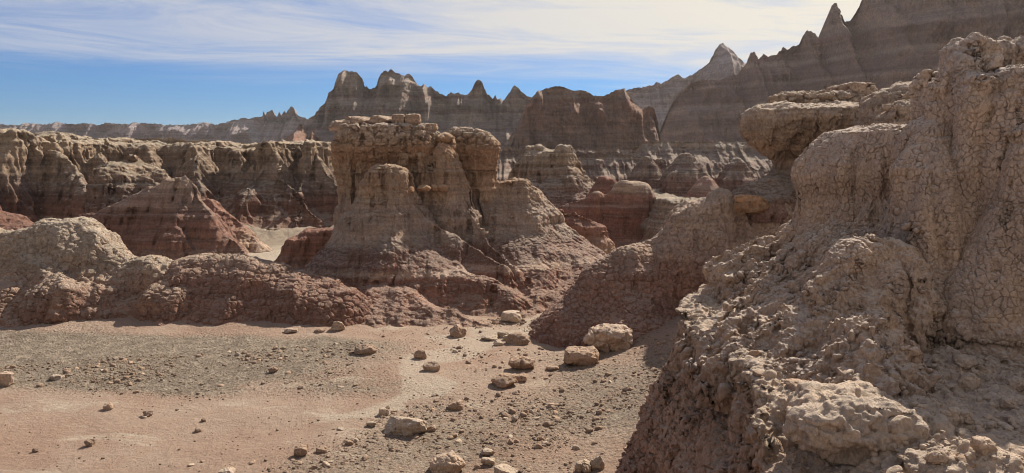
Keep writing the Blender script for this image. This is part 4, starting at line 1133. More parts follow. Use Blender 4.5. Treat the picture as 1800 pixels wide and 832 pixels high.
    B3 = [Loft(45.6, [(258, u - 4, u + 4, 0.2), (262, u - 9, u + 9, 0.3), (275, u - 12, u + 12, 0.4), (290, u - 12, u + 12, 0.4)]) for u in (932, 948, 985, 999)] + [Loft(46, [(263, 930, 950, 0.5), (268, 922, 1002, 0.9), (276, 917, 1010, 1.1), (292, 912, 1014, 1.3), (310, 905, 1024, 1.8), (330, 895, 1042, 2.4), (352, 885, 1062, 3.2), (370, 880, 1075, 4)], p=4, rnd=0.06),
          Loft(46, [(264, 975, 1000, 0.5), (272, 970, 1008, 0.7), (285, 966, 1012, 1.0)], p=2),
          Ridge([(1010, 300, 45), (1035, 325, 44.4), (1052, 345, 44)], slope=1.5)]
    ridge_thing('butte', B3, ((-0.8, 7.5), (40, 51), (0.5, 4.7)), 0.085, M_b3, 'distant tan butte with a notched pale top just right of the big butte', 'butte', seed=34, rl=0.7, rd=0.45)
    for k, (u0, v0, u1, v1, Y, wd, lab) in enumerate([(1065, 309, 1068, 312, 41, 16, 'round red knoll, larger of the two small ones by the notched butte'), (1087, 318, 1092, 320, 38.5, 14, 'round red knoll, smaller of the two small ones by the dark red hill')]):
        ridge_thing('clay_knoll', [Ridge([(u0, v0, Y), (u1, v1, Y)], prof=[(0, 0), (0.3, 0.08), (0.7, 0.7), (1.2, 1.5), (3, 3)])], ((at(u0, 400, Y)[0] - 2.2, at(u0, 400, Y)[0] + 2.2), (Y - 2.4, Y + 2.4), (0.3, 3.2)), 0.07,
                    M_redlow, lab, 'knoll', seed=35 + k, rl=0.4, rd=0.1)


build_middle()
say('middle')

# ------------------------------------------------------------------ the far walls and peaks
def sheet(sky, Y, z0, cot, spurs, seed, du=1.4, nt=150, rough=0.0, yfun=None, back=0.8, slopes=0.45, terr=1.8, crag=22.0):
    """a ridge under a skyline: cot = (height, run per metre of drop), spurs = (spacing, reach) pairs"""
    sky = np.array(sky, float)
    us = np.arange(sky[0, 0], sky[-1, 0] + du, du)
    vs = np.interp(us, sky[:, 0], sky[:, 1])
    Yc = np.full(us.shape, float(Y)) if yfun is None else np.array([yfun(u) for u in us])
    P = np.array([at(u, v, yy) for u, v, yy in zip(us, vs, Yc)], F32)
    px = Y / FPX
    x, zc = P[:, 0], P[:, 2].copy()
    zc += rough * px * (1.4 * vn(x / (px * 9), seed, 0.5) + 1.2 * vn(x / (px * 3.3), seed, 1.5))
    zz = np.linspace(z0 - 5, zc.max() + 1, 400)
    ct = np.interp(zz, [c[0] for c in cot], [c[1] for c in cot])
    Lb = (zc.max() - z0) / 14
    ct = ct * np.clip(1 + terr * strata(zz / Lb, 1.0, seed) , 0.03, 4)
    cum = np.concatenate([[0], np.cumsum((ct[1:] + ct[:-1]) / 2 * np.diff(zz))])
    t = np.linspace(0, 1, nt) ** 1.15
    Zg = zc[None, :] - (zc[None, :] - z0) * t[:, None]
    run = np.interp(zc, zz, cum)[None, :] - np.interp(Zg.ravel(), zz, cum).reshape(Zg.shape)
    X = np.broadcast_to(x[None, :], Zg.shape)
    drop = zc[None, :] - Zg
    sp = 0
    for i, (W, A) in enumerate(spurs):
        w = 0.5 * vn(X / W * 0.7 + seed, Zg / W * 0.5, 2.0 + i)
        r = 1 - np.abs(vn(X / W + w + seed * 1.3, Zg / W * 0.13, 0.5 + i)) * 1.6
        H = max(float(zc.max() - z0), 1.0)
        env = np.minimum(drop * slopes, A) * (np.clip(drop / (A * 2.2), 0, 1) ** 0.8)
        sp = sp + env * r * (1 if i == 0 else np.clip(0.75 + 0.6 * vn(X / W * 0.3, Zg / W * 0.8, 7.0 + i), 0.2, 1.3))
    Yg = Yc[None, :] - run - sp
    fade = np.clip(drop / (px * 10), 0, 1)
    Yg = Yg - px * crag * fade * (ridged(X / (px * 42), Zg / (px * 95), seed, 5, 0.52, seed) - 1.1)
    Yg = Yg + px * 2.4 * fbm(X / (px * 11), Zg / (px * 11), seed, 4, 0.6)
    Yg = Yg + px * 2.2 * np.abs(vn(X / (px * 5), Zg / (px * 30), seed + 4)) * np.clip(drop / (px * 12), 0, 1)
    Zg = Zg + px * 0.8 * vn(X / (px * 6), Zg / (px * 4), seed) * np.clip(drop / (px * 4), 0, 1)
    # the far side
    tb = np.linspace(1, 0, 16)[:-1]
    Zb = zc[None, :] - (zc[None, :] - z0) * tb[:, None]
    Yb = Yc[None, :] + (zc[None, :] - Zb) * back + np.minimum((zc[None, :] - Zb) * 0.4, spurs[0][1]) * np.abs(vn(x / spurs[0][0] + 5, seed, 1.0))[None, :]
    Xa = np.concatenate([np.broadcast_to(x[None, :], Zb.shape), X])
    Ya = np.concatenate([Yb, Yg])
    Za = np.concatenate([Zb, Zg])
    n, k = Xa.shape
    V = np.stack([Xa.ravel(), Ya.ravel(), Za.ravel()], 1).astype(F32)
    i = np.arange(n - 1)[:, None] * k
    j = np.arange(k - 1)[None, :]
    Q = np.stack([i + j, i + k + j, i + k + j + 1, i + j + 1], -1).reshape(-1, 4)
    return V, Q


def build_far():
    band = clay('bench_bands', [(0.5, (0.191, 0.123, 0.095)), (2.0, (0.184, 0.119, 0.095)), (2.6, (0.250, 0.216, 0.179)), (3.0, (0.177, 0.126, 0.106)), (3.6, (0.265, 0.231, 0.190)), (4.1, (0.206, 0.167, 0.141)), (4.6, (0.280, 0.246, 0.201)), (5.4, (0.309, 0.283, 0.236))],
                crust_lit=(0.42, 0.38, 0.31), crust_lit_amt=0.45, wob=0.12, wobL=3, band=3, grain=5, bump=0.08)
    V, Q = sheet([(60, 262), (90, 244), (130, 242), (180, 244), (240, 243), (300, 244), (350, 247), (400, 251), (460, 254), (540, 258), (620, 262)], 60, 0.5,
                 [(-5, 1.6), (3, 1.4), (4.4, 0.9), (5.3, 0.2)], [(3.5, 2.5), (1.3, 0.9), (0.5, 0.3)], 17.0, du=1.0, nt=120, rough=1.6, terr=0.8, crag=8)
    single('bench', V, Q, M_wall, 'pale crusted terrace showing just above the rim of the long mesa', 'bench')
    # benches behind the middle hills
    V, Q = sheet([(980, 268), (1018, 262), (1060, 264), (1090, 262), (1120, 258), (1148, 249), (1180, 249), (1240, 250), (1330, 250), (1420, 252), (1500, 255)], 75, 0.0,
                 [(-5, 1.6), (1, 1.6), (3, 1.2), (4.2, 0.8), (5.3, 0.5)], [(5.0, 4.0), (2.0, 2.2), (0.8, 0.8), (0.35, 0.3)], 4.0, terr=0.7, slopes=0.8, crag=10, du=1.0, nt=190, rough=1.5)
    single('bench', V, Q, band, 'long banded bench with small fluted spurs between the distant butte and the toadstool rock', 'bench')
    V, Q = sheet([(860, 262), (900, 262), (960, 268), (1000, 262), (1040, 268), (1080, 266), (1110, 274), (1150, 282), (1200, 284), (1290, 290), (1340, 300)], 62, 0.0,
                 [(-5, 1.6), (1, 1.6), (3, 1.0), (4.2, 0.8), (5.3, 0.5)], [(4.0, 4.5), (1.4, 1.5), (0.6, 0.5), (0.3, 0.2)], 9.0, terr=0.7, slopes=0.9, crag=10, du=1.0, nt=150, rough=3)
    single('bench', V, Q, band, 'lower row of banded grey spurs in front of the long bench', 'bench')
    M_cone = clay('red_cone', [(0.8, (0.26, 0.165, 0.125)), (1.5, (0.25, 0.145, 0.11)), (1.9, (0.34, 0.26, 0.20)), (2.2, (0.29, 0.19, 0.15)), (2.8, (0.33, 0.24, 0.18))], crust_lit=(0.4, 0.33, 0.26), crust_lit_amt=0.4, wob=0.08, grain=10, bump=0.05)
    ridge_thing('clay_cone', [Loft(47, [(309, 1238, 1243, 0.12), (316, 1230, 1252, 0.5), (330, 1216, 1264, 1.0), (346, 1202, 1276, 1.5), (370, 1185, 1295, 2.2)])], ((9.0, 15.5), (44, 50), (0.3, 2.9)), 0.07, M_cone,
                'small red cone with a pale tip at the edge of the flat rock shelf', 'cone', seed=41, rl=0.4, rd=0.1)
    for apex, v0, l, r, Y, sd, lab in [(1205, 271, 1146, 1272, 58, 71, 'tallest of the fluted grey and red cones below the long bench'), (1135, 276, 1086, 1182, 60, 72, 'blunt banded cone below the long bench, left of the tallest cone'),
                                       (1296, 279, 1250, 1345, 57, 73, 'banded cone half hidden behind the toadstool rock'), (1052, 281, 1028, 1090, 61, 74, 'small grey cone below the long bench, beside the notched butte')]:
        w = r - l
        rows = [(v0, apex - 5, apex + 5, 0.3), (v0 + 8, apex - 0.14 * w, apex + 0.14 * w, 0.6), (v0 + 26, apex - 0.27 * w, apex + 0.27 * w, 1.1), (v0 + 50, (l + apex) / 2 - 0.12 * w, (r + apex) / 2 + 0.12 * w, 1.9), (345, l, r, 2.6), (375, l - 20, r + 20, 3.4)]
        x0 = at(apex, 300, Y)[0]
        ridge_thing('clay_cone', [Loft(Y, rows, p=2, rnd=0.1), Ridge([(apex, v0 + 6, Y), (apex + 0.12 * w, v0 + 30, Y - 1.2), (apex + 0.2 * w, 340, Y - 2.6)], slope=1.7, w=0.1), Ridge([(apex, v0 + 8, Y), (apex - 0.2 * w, v0 + 34, Y - 1.5), (apex - 0.3 * w, 340, Y - 2.4)], slope=1.8, w=0.1)],
                    ((x0 - 4.2, x0 + 4.2), (Y - 4.5, Y + 4.0), (0.3, 4.4)), 0.095, band, lab, 'cone', seed=sd, rl=0.6, rd=0.28)
    # red wall in the middle distance
    rw = clay('red_wall', [(-2, (0.386, 0.356, 0.303)), (3.0, (0.373, 0.328, 0.276)), (5, (0.302, 0.233, 0.189)), (9, (0.302, 0.219, 0.176)), (12, (0.321, 0.226, 0.176)), (14.5, (0.316, 0.212, 0.162)), (15.2, (0.373, 0.301, 0.243)), (18, (0.347, 0.280, 0.222))],
              crust_lit=(0.34, 0.27, 0.22), crust_lit_amt=0.3, wob=0.6, wobL=8, band=1.4, band_amt=0.11, grain=2.5, bump=0.4, mott=0.3)
    V, Q = sheet([(860, 330), (880, 300), (895, 265), (912, 215), (925, 185), (936, 170), (945, 162), (962, 155), (983, 151), (1004, 159), (1030, 160), (1042, 168), (1062, 169), (1080, 159), (1098, 155), (1106, 170), (1116, 182), (1128, 192), (1140, 186), (1150, 192), (1156, 212), (1160, 240), (1164, 270), (1170, 330)], 150, 0.0,
                 [(-5, 1.2), (3, 0.9), (6, 0.35), (14, 0.25), (18, 0.7)], [(11, 2), (4, 1.3), (1.6, 0.8), (0.7, 0.4)], 14.0, du=0.9, nt=170, rough=1.2, back=0.5)
    single('red_butte', V, Q, rw, 'massive flat topped red butte standing before the grey peaks', 'butte')
    # grey peaks
    pk = clay('grey_peaks', [(0, (0.278, 0.242, 0.211)), (8, (0.289, 0.242, 0.205)), (10.5, (0.342, 0.304, 0.264)), (11.5, (0.224, 0.175, 0.152)), (12.5, (0.320, 0.288, 0.246)), (16.2, (0.342, 0.310, 0.269)), (17, (0.214, 0.158, 0.135)), (18, (0.342, 0.316, 0.275)), (21, (0.310, 0.270, 0.234)), (21.6, (0.224, 0.169, 0.147)), (22.4, (0.353, 0.321, 0.275)), (29, (0.374, 0.344, 0.293))],
              crust_lit=(0.38, 0.335, 0.28), crust_lit_amt=0.3, wob=0.35, wobL=12, band=0.9, band_amt=0.16, grain=1.6, bump=0.5, mott=0.2)
    sky = [(470, 300), (500, 262), (520, 240), (540, 212), (556, 195), (570, 184), (577, 168), (586, 156), (592, 140), (594, 128), (600, 126), (606, 124), (612, 127), (620, 125), (628, 128), (636, 137), (641, 152), (648, 157), (655, 154), (662, 151), (666, 138), (670, 130), (678, 125), (686, 124),
           (700, 130), (722, 131), (728, 140), (734, 150), (740, 152), (745, 149), (752, 154), (758, 153), (764, 157), (772, 163), (784, 170), (788, 164), (800, 163), (818, 166), (826, 163), (832, 152), (836, 143), (842, 141), (848, 145), (852, 156), (858, 164), (866, 171), (871, 165), (875, 174), (884, 178),
           (892, 168), (899, 158), (905, 151), (911, 153), (916, 161), (926, 166), (936, 172), (960, 180), (1000, 200)]
    V, Q = sheet(sky, 235, 0.0, [(-5, 1.0), (6, 0.9), (14, 0.75), (20, 0.6), (24, 0.3), (30, 0.25)], [(17, 6), (6, 3.2), (2.4, 1.6), (1.0, 0.7)], 23.0, du=0.8, nt=240, rough=2.0, slopes=0.3)
    single('grey_peaks', V, Q, pk, 'row of grey banded peaks and pinnacles on the skyline behind the central butte', 'peaks')
    # low pale cone in front of the red butte
    V, Q = sheet([(830, 330), (870, 275), (900, 235), (912, 225), (925, 240), (950, 285), (970, 330)], 185, 0.0, [(-5, .6), (20, .6)], [(6, 2.5), (2, 0.7)], 31.0, du=1.0, nt=90, rough=1)
    single('grey_cone', V, Q, pk, 'small fluted grey cone between the peaks and the red butte', 'cone')
    # the light peak with a knob, far behind
    lp = clay('pale_peak', [(0, (0.319, 0.283, 0.275)), (28, (0.319, 0.289, 0.275)), (34, (0.290, 0.253, 0.242)), (40, (0.329, 0.304, 0.291)), (60, (0.339, 0.313, 0.297))], crust_lit=(0.38, 0.34, 0.3), crust_lit_amt=0.3, wob=0.8, wobL=15, band=0.6, band_amt=0.15, grain=1.0, bump=0.4, mott=0.15)
    V, Q = sheet([(1040, 240), (1080, 170), (1104, 158), (1122, 154), (1136, 152), (1150, 148), (1154, 143), (1162, 147), (1176, 139), (1192, 131), (1203, 137), (1216, 132), (1232, 122), (1244, 113), (1252, 100), (1258, 86), (1262, 82), (1266, 77), (1272, 76), (1276, 81), (1281, 85), (1290, 91), (1298, 102), (1306, 108), (1312, 112), (1330, 125), (1400, 140), (1500, 160)], 330, 0.0,
                 [(-5, 1), (30, 0.9), (40, 0.8), (50, 0.5), (60, 0.3)], [(22, 10), (8, 3.5), (3, 1)], 37.0, du=0.9, nt=150, rough=1.0)
    single('pale_peak', V, Q, lp, 'pale hazy peak with a small knob on top, seen over the dark wall', 'peak')
    # the dark wall that climbs out of the picture
    dw = clay('dark_wall', [(-2, (0.421, 0.362, 0.306)), (5, (0.407, 0.331, 0.267)), (8, (0.319, 0.239, 0.199)), (10, (0.377, 0.293, 0.237)), (12, (0.290, 0.216, 0.176)), (14, (0.377, 0.293, 0.237)), (16, (0.436, 0.362, 0.306)), (16.8, (0.319, 0.239, 0.199)), (20, (0.290, 0.216, 0.176)), (21, (0.421, 0.339, 0.283)), (22, (0.305, 0.231, 0.192)), (25, (0.363, 0.277, 0.230)), (26, (0.480, 0.408, 0.345)), (27, (0.363, 0.285, 0.237)), (31, (0.319, 0.239, 0.199)), (32, (0.421, 0.347, 0.291)), (45, (0.341, 0.262, 0.214))],
              crust_lit=(0.30, 0.24, 0.20), crust_lit_amt=0.3, wob=0.4, wobL=10, band=0.9, band_amt=0.11, grain=2.0, bump=0.5, mott=0.25)
    sky = [(1120, 330), (1150, 262), (1166, 215), (1180, 185), (1196, 160), (1215, 145), (1240, 140), (1270, 140), (1296, 130), (1306, 120), (1314, 106), (1320, 94), (1324, 91), (1328, 96), (1330, 105), (1336, 102), (1342, 93), (1350, 100), (1362, 96), (1378, 85), (1398, 81), (1406, 76), (1410, 64), (1417, 55), (1426, 53), (1434, 58), (1440, 70), (1446, 52), (1452, 38), (1460, 28), (1462, 12), (1466, 7),
           (1471, 10), (1474, 22), (1480, 30), (1485, 40), (1494, 36), (1504, 22), (1513, 8), (1518, -6), (1545, -30), (1590, -45), (1640, -50), (1700, -60), (1760, -45), (1775, -20), (1795, -25), (1850, -60), (1950, -90), (2100, -100), (2200, 100)]
    V, Q = sheet(sky, 165, 0.0, [(-5, 1.0), (6, 0.8), (12, 0.4), (22, 0.35), (25, 0.9), (28, 0.4), (40, 0.35), (60, 0.5)], [(18, 7), (7, 4.5), (2.8, 2.4), (1.2, 1.0)], 45.0, du=0.9, nt=260, rough=2.2, yfun=lambda u: 205 - 0.075 * (u - 1150), slopes=0.4)
    single('badland_wall', V, Q, dw, 'huge dark wall of banded clay with spires, climbing out of the picture', 'rock wall')
    # the long low ridge on the horizon at the left
    fr = clay('far_ridge', [(0, (0.269, 0.243, 0.246)), (8, (0.251, 0.225, 0.224)), (12, (0.287, 0.268, 0.269)), (14.5, (0.242, 0.219, 0.224)), (17, (0.296, 0.278, 0.280)), (26, (0.296, 0.282, 0.286))], crust_lit=(0.38, 0.345, 0.30), crust_lit_amt=0.3, wob=0.8, wobL=18, band=0.8, band_amt=0.12, grain=1.0, bump=0.4, mott=0.12)
    sky = [(-160, 225), (-80, 222), (0, 219), (20, 221), (45, 217), (70, 218), (100, 216), (125, 219), (150, 217), (178, 220), (190, 216), (215, 219), (240, 216), (272, 217), (300, 221), (330, 219), (345, 217), (365, 215), (378, 220), (395, 216), (412, 212), (430, 208), (450, 206), (461, 204), (463, 196), (466, 203), (470, 197), (478, 193),
           (482, 200), (487, 207), (491, 196), (495, 205), (499, 195), (503, 199), (506, 196), (511, 189), (516, 188), (519, 198), (524, 203), (531, 207), (545, 211), (570, 215), (620, 225), (680, 230)]
    V, Q = sheet(sky, 430, 0.0, [(-5, 1.2), (8, 1.0), (13, 0.9), (15, 0.5), (18, 0.5), (26, 0.4)], [(22, 11), (9, 6.0), (4, 2.5), (1.8, 1.0)], 53.0, du=0.9, nt=130, rough=1.4, slopes=0.28)
    single('far_ridge', V, Q, fr, 'long low grey ridge with tiny pinnacles along the horizon', 'ridge')
    # sunlit red spurs before it
    rs = clay('red_spurs', [(0, (0.29, 0.21, 0.17)), (6, (0.30, 0.20, 0.155)), (12, (0.31, 0.225, 0.18)), (20, (0.32, 0.26, 0.215))], crust_lit=(0.36, 0.29, 0.24), crust_lit_amt=0.3, wob=0.8, wobL=10, band=1.0, grain=1.5, bump=0.3, mott=0.2)
    V, Q = sheet([(440, 300), (475, 262), (500, 245), (515, 235), (525, 222), (530, 218), (536, 232), (543, 243), (550, 228), (556, 240), (570, 252), (600, 262), (640, 300)], 215, 0.0, [(-5, 1.0), (8, 0.9), (20, 0.5)], [(9, 5), (3.5, 1.6), (1.4, 0.5)], 61.0, du=0.8, nt=110, rough=1.2, slopes=0.6)
    single('red_spur', V, Q, rs, 'pair of pointed reddish spurs at the left foot of the grey peaks', 'spur')


build_far()
say('far')


# ------------------------------------------------------------------ thin dusty air
def build_haze():
    m = bpy.data.materials.new('haze')
    m.use_nodes = True
    t = NT(m.node_tree)
    out = t.n('ShaderNodeOutputMaterial')
    v = t.n('ShaderNodeVolumePrincipled', ins={'Color': (0.88, 0.88, 0.91), 'Density': 0.00017, 'Anisotropy': 0.3})
    t.t.links.new(v.outputs[0], out.inputs['Volume'])
    x, z0, z1 = 2650.0, -6.0, 75.0
    V = [(a, b, c) for c in (z0, z1) for b in (-x, x) for a in (-x, x)]
    Q = [(0, 2, 3, 1), (4, 5, 7, 6), (0, 1, 5, 4), (2, 6, 7, 3), (0, 4, 6, 2), (1, 3, 7, 5)]
    o = link('haze', make_mesh('haze', V, Q, False), m)
    tag(o, 'thin dusty haze that pales the far ridges', 'haze', kind='stuff')


build_haze()

# ------------------------------------------------------------------ boulders and stones
import bmesh
_ico = {}


def ico(n):
    if n not in _ico:
        bm = bmesh.new()
        bmesh.ops.create_icosphere(bm, subdivisions=n, radius=1.0)
        bm.verts.ensure_lookup_table()
        V = np.array([v.co[:] for v in bm.verts], F32)
        Q = np.array([[v.index for v in f.verts] for f in bm.faces], np.int32)
        bm.free()
        _ico[n] = (V, Q)
    V, Q = _ico[n]
    return V.copy(), Q


def rock_mesh(w, d, h, seed, n=5, planes=12, box=0.4, rough=1.0, lobes=0.0, flat=0.78, cut=(0.62, 0.95), smooth_skin=False):
    """a broken lump: a sphere pushed towards a block, cut by planes, then roughened"""
    r = np.random.default_rng(seed)
    V, Q = ico(n)
    B = V / np.maximum(np.abs(V).max(1, keepdims=True), 1e-6)
    V = V * (1 - box) + B * 0.86 * box
    if lobes:
        c = r.uniform(-0.25, 0.25)
        V[:, :2] *= (1 - lobes * np.exp(-((V[:, 0] - c) / 0.16) ** 2))[:, None]
        V[:, 2] *= 1 - 0.7 * lobes * np.exp(-((V[:, 0] - c) / 0.16) ** 2)
    for _ in range(planes):
        nn = r.normal(size=3)
        nn[2] *= 0.8
        nn /= np.linalg.norm(nn)
        ex = V @ nn.astype(F32) - r.uniform(*cut)
        V = V - np.outer(np.maximum(ex, 0) * 0.94, nn).astype(F32)
    s0 = float(seed % 97) * 1.37
    N = vnormals(V, Q)
    V = V + N * (0.10 * rough * fbm(V[:, 0] * 1.5 + s0, V[:, 1] * 1.5, V[:, 2] * 1.5, 3, 0.5, s0))[:, None]
    V = V * np.array([w / 2, d / 2, h / 2], F32) * 1.04
    L = (w * d * h) ** (1 / 3)
    if n >= 5:
        ck = 0.05 if not smooth_skin else 0.012
        N = vnormals(V, Q)
        q = V / L
        d1, e = cells(q[:, 0] * 2.3 + s0, q[:, 1] * 2.3, q[:, 2] * 2.3 + s0, int(seed) % 13)
        dd = -ck * L * rough * (1 - sstep(e, 0, 0.10)) * (vn(q[:, 0] * 1.7 + s0, q[:, 1] * 1.7, q[:, 2] * 1.7) > 0.0)
        dd = dd + 0.022 * L * rough * fbm(q[:, 0] * 9, q[:, 1] * 9, q[:, 2] * 9 + s0, 3, 0.6)
        dd = dd - 0.03 * L * rough * sstep(vn(q[:, 0] * 8 + s0, q[:, 1] * 8, q[:, 2] * 8), 0.45, 0.8)
        V = V + N * dd[:, None].astype(F32)
    lo = V[:, 2].min()
    V[:, 2] = np.maximum(V[:, 2], -h / 2 * flat)
    V[:, 2] -= V[:, 2].min()
    return V.astype(F32), Q


def rock_mat(name, a, b, crust_lit, grain=30, bump=0.006):
    return clay(name, [(0.0, a), (4.0, b)], crust_lit=crust_lit, crust_lit_amt=0.35, wob=2.5, wobL=0.5, band=9, band_amt=0.06, grain=grain, bump=bump, mott=3.0)


M_rtan = rock_mat('boulder_tan', (0.36, 0.29, 0.215), (0.40, 0.325, 0.24), (0.45, 0.40, 0.32))
M_rbrown = rock_mat('boulder_brown', (0.30, 0.225, 0.16), (0.34, 0.26, 0.19), (0.41, 0.35, 0.27))
M_rtan2 = rock_mat('boulder_sandy', (0.38, 0.31, 0.235), (0.41, 0.34, 0.26), (0.46, 0.41, 0.33))
M_rdark = rock_mat('boulder_dark', (0.24, 0.185, 0.135), (0.29, 0.225, 0.165), (0.34, 0.285, 0.22))
M_rpale = rock_mat('boulder_pale', (0.43, 0.37, 0.285), (0.46, 0.40, 0.315), (0.49, 0.45, 0.37))
M_rgrey = rock_mat('boulder_grey', (0.35, 0.30, 0.23), (0.39, 0.335, 0.265), (0.44, 0.40, 0.32))


def boulder(u, v, wpx, hpx, mat, label, seed, name='boulder', cat='boulder', depth=0.8, yaw=None, group=None, ground=None, sink=0.07, **kw):
    X, Y, Z = on_ground(u, v) if ground is None else ground
    s = Y / FPX / CP
    w, h = wpx * s, hpx * s * 1.02
    d = w * depth
    h = max(h - 0.16 * d, 0.5 * h) if ground is None else h
    V, Q = rock_mesh(w, d, h, seed, **kw)
    o = link(name, make_mesh(name, V, Q), mat)
    o.location = (X, Y + d * 0.42, Z - sink * h)
    if ground is None:
        o.location.z = float(ground_z(X, Y + d * 0.42)) - sink * h
    o.rotation_euler = (0, 0, 0 if yaw is None else yaw)
    return tag(o, label, cat, group)


def build_boulders():
    B = boulder
    B(1075, 622, 92, 68, M_rtan2, 'largest boulder in the wash, pale and angular, at the foot of the brown hill', 5, depth=0.8, planes=11, cut=(0.62, 0.92), n=6, rough=1.1, box=0.15)
    B(1027, 647, 74, 44, M_rbrown, 'squarish brown boulder touching the front of the largest pale boulder', 14, planes=8, box=0.6, n=6, lobes=0.15)
    B(920, 653, 56, 35, M_rbrown, 'brown boulder cleft into two lumps, between the squarish brown boulder and the path', 25, lobes=0.35, box=0.5)
    B(886, 684, 50, 30, M_rbrown, 'low knobbly brown boulder just in front of the cleft boulder', 36, planes=14)
    B(912, 674, 34, 18, M_rbrown, 'flat stone wedged behind the low knobbly brown boulder', 37, name='stone', cat='stone')
    B(711, 765, 84, 46, M_rgrey, 'long grey boulder with a crack across it, lying alone on the pink floor', 44, depth=0.6, planes=8, box=0.5, n=6, lobes=0.12, yaw=-0.12)
    B(672, 732, 22, 20, M_rgrey, 'round stone standing at the left end of the long grey boulder', 52, name='stone', cat='stone')
    B(757, 760, 20, 15, M_rbrown, 'small brown stone at the right end of the long grey boulder', 53, name='stone', cat='stone')
    B(910, 608, 46, 29, M_rdark, 'dark rounded boulder at the right end of the heap of pale stones', 61, planes=14, box=0.3)
    B(860, 599, 32, 15, M_rgrey, 'flat grey stone at the left end of the heap by the dark rounded boulder', 62, name='stone', cat='stone')
    B(884, 594, 22, 16, M_rgrey, 'grey stone in the middle of the heap, behind the others', 63, name='stone', cat='stone')
    B(893, 600, 20, 12, M_rgrey, 'small grey stone in the heap touching the dark rounded boulder', 66, name='stone', cat='stone')
    B(876, 609, 22, 13, M_rgrey, 'brown tinged stone at the front of the heap by the dark rounded boulder', 64, name='stone', cat='stone')
    B(804, 593, 32, 29, M_rbrown, 'upright rounded brown boulder at the toe of the smooth red apron', 71, box=0.25, depth=0.9)
    B(900, 567, 40, 30, M_rpale, 'smooth pale boulder at the mouth of the side wash below the butte', 82, box=0.3, planes=8, rough=0.7)
    B(871, 570, 15, 12, M_rtan, 'small tan stone just left of the smooth pale boulder', 83, name='stone', cat='stone')
    B(640, 624, 42, 25, M_rdark, 'dark humped boulder sitting by itself on the grey gravel, with a flat base', 91, planes=10, box=0.3)
    B(739, 632, 24, 22, M_rbrown, 'small upright brown boulder, to the right of the dark humped boulder', 102, box=0.4)
    B(758, 654, 32, 24, M_rtan, 'tan boulder tilted to one side, just in front of the small upright brown boulder', 113)
    B(591, 584, 28, 24, M_rtan, 'pale round stone at the toe of the long reddish brown mound', 121, box=0.3, name='stone', cat='stone')
    B(508, 586, 28, 12, M_rtan, 'flat pale stone lying under the long reddish brown mound', 122, name='stone', cat='stone')
    B(560, 586, 20, 10, M_rbrown, 'low brown stone next to the pale round stone under the reddish brown mound', 123, name='stone', cat='stone')
    B(801, 721, 30, 21, M_rbrown, 'blocky brown stone alone on the floor behind the long grey boulder', 131, box=0.6, planes=6, name='stone', cat='stone')
    B(783, 836, 64, 52, M_rtan, 'large round tan boulder at the very bottom of the picture', 142, n=6, box=0.2, planes=8, depth=0.9)
    B(857, 803, 30, 16, M_rgrey, 'flat stone, upper one of the pair next to the large round tan boulder', 151, name='stone', cat='stone')
    B(858, 820, 27, 22, M_rgrey, 'round stone, lower one of the pair next to the large round tan boulder', 152, name='stone', cat='stone')
    B(887, 843, 52, 28, M_rgrey, 'grey boulder cut off by the bottom of the picture, right of the round tan boulder', 161, depth=0.9)
    B(1051, 829, 30, 34, M_rgrey, 'round grey stone, taller one of the twins below the ledge', 171, box=0.15, name='stone', cat='stone')
    B(1026, 836, 36, 32, M_rgrey, 'grey stone with a split, lower one of the twins below the ledge', 172, box=0.2, lobes=0.3, name='stone', cat='stone')
    B(527, 803, 27, 26, M_rbrown, 'brown stone on the pink floor, taller one of two side by side', 181, box=0.45, name='stone', cat='stone')
    B(562, 798, 24, 16, M_rbrown, 'brown stone on the pink floor, lower one of two side by side', 182, box=0.3, name='stone', cat='stone')
    B(155, 788, 19, 18, M_rdark, 'dark lone stone on the bare pink floor, casting a small shadow', 191, name='stone', cat='stone')
    B(60, 796, 12, 11, M_rdark, 'tiny dark stone on the bare pink floor, leftmost of all', 192, name='stone', cat='stone', n=4)
    B(479, 657, 20, 17, M_rdark, 'dark grey stone raised above the gravel near the middle of the grey fan', 201, name='stone', cat='stone')
    B(5, 682, 30, 34, M_rtan, 'pale upright stone at the left border of the picture', 211, name='stone', cat='stone')
    B(187, 723, 20, 18, M_rtan, 'tan stone at the near edge of the grey gravel fan, beside a darker one', 221, name='stone', cat='stone')
    B(257, 733, 21, 15, M_rdark, 'dark pointed stone at the near edge of the grey gravel fan', 222, name='stone', cat='stone')
    B(94, 671, 26, 14, M_rgrey, 'grey flattish stone in the gravel fan below the wide lumpy mound', 231, name='stone', cat='stone')
    B(396, 836, 30, 16, M_rgrey, 'grey stone peeping over the bottom of the picture on the pink floor', 241, name='stone', cat='stone')
    B(652, 752, 20, 14, M_rgrey, 'small grey stone a little in front of the round stone by the long grey boulder', 251, name='stone', cat='stone')
    B(905, 742, 14, 13, M_rgrey, 'small grey cube shaped stone among the gravel below the cleft boulder', 252, box=0.7, name='stone', cat='stone')
    B(971, 717, 18, 12, M_rtan, 'small tan stone on the gravel slope below the squarish brown boulder', 253, name='stone', cat='stone')
    B(972, 655, 24, 12, M_rbrown, 'flat brown stone between the cleft boulder and the squarish boulder', 254, name='stone', cat='stone')
    # block on the brown hill
    X, Y, Z = at(1313, 372, 16.3)
    B(0, 0, 68, 34, M_ochre, 'rusty brown block of rock perched on the rim of the brown hill', 301, ground=(X, Y - 0.4, Z), depth=0.8, box=0.7, planes=6, n=6, sink=0.0)
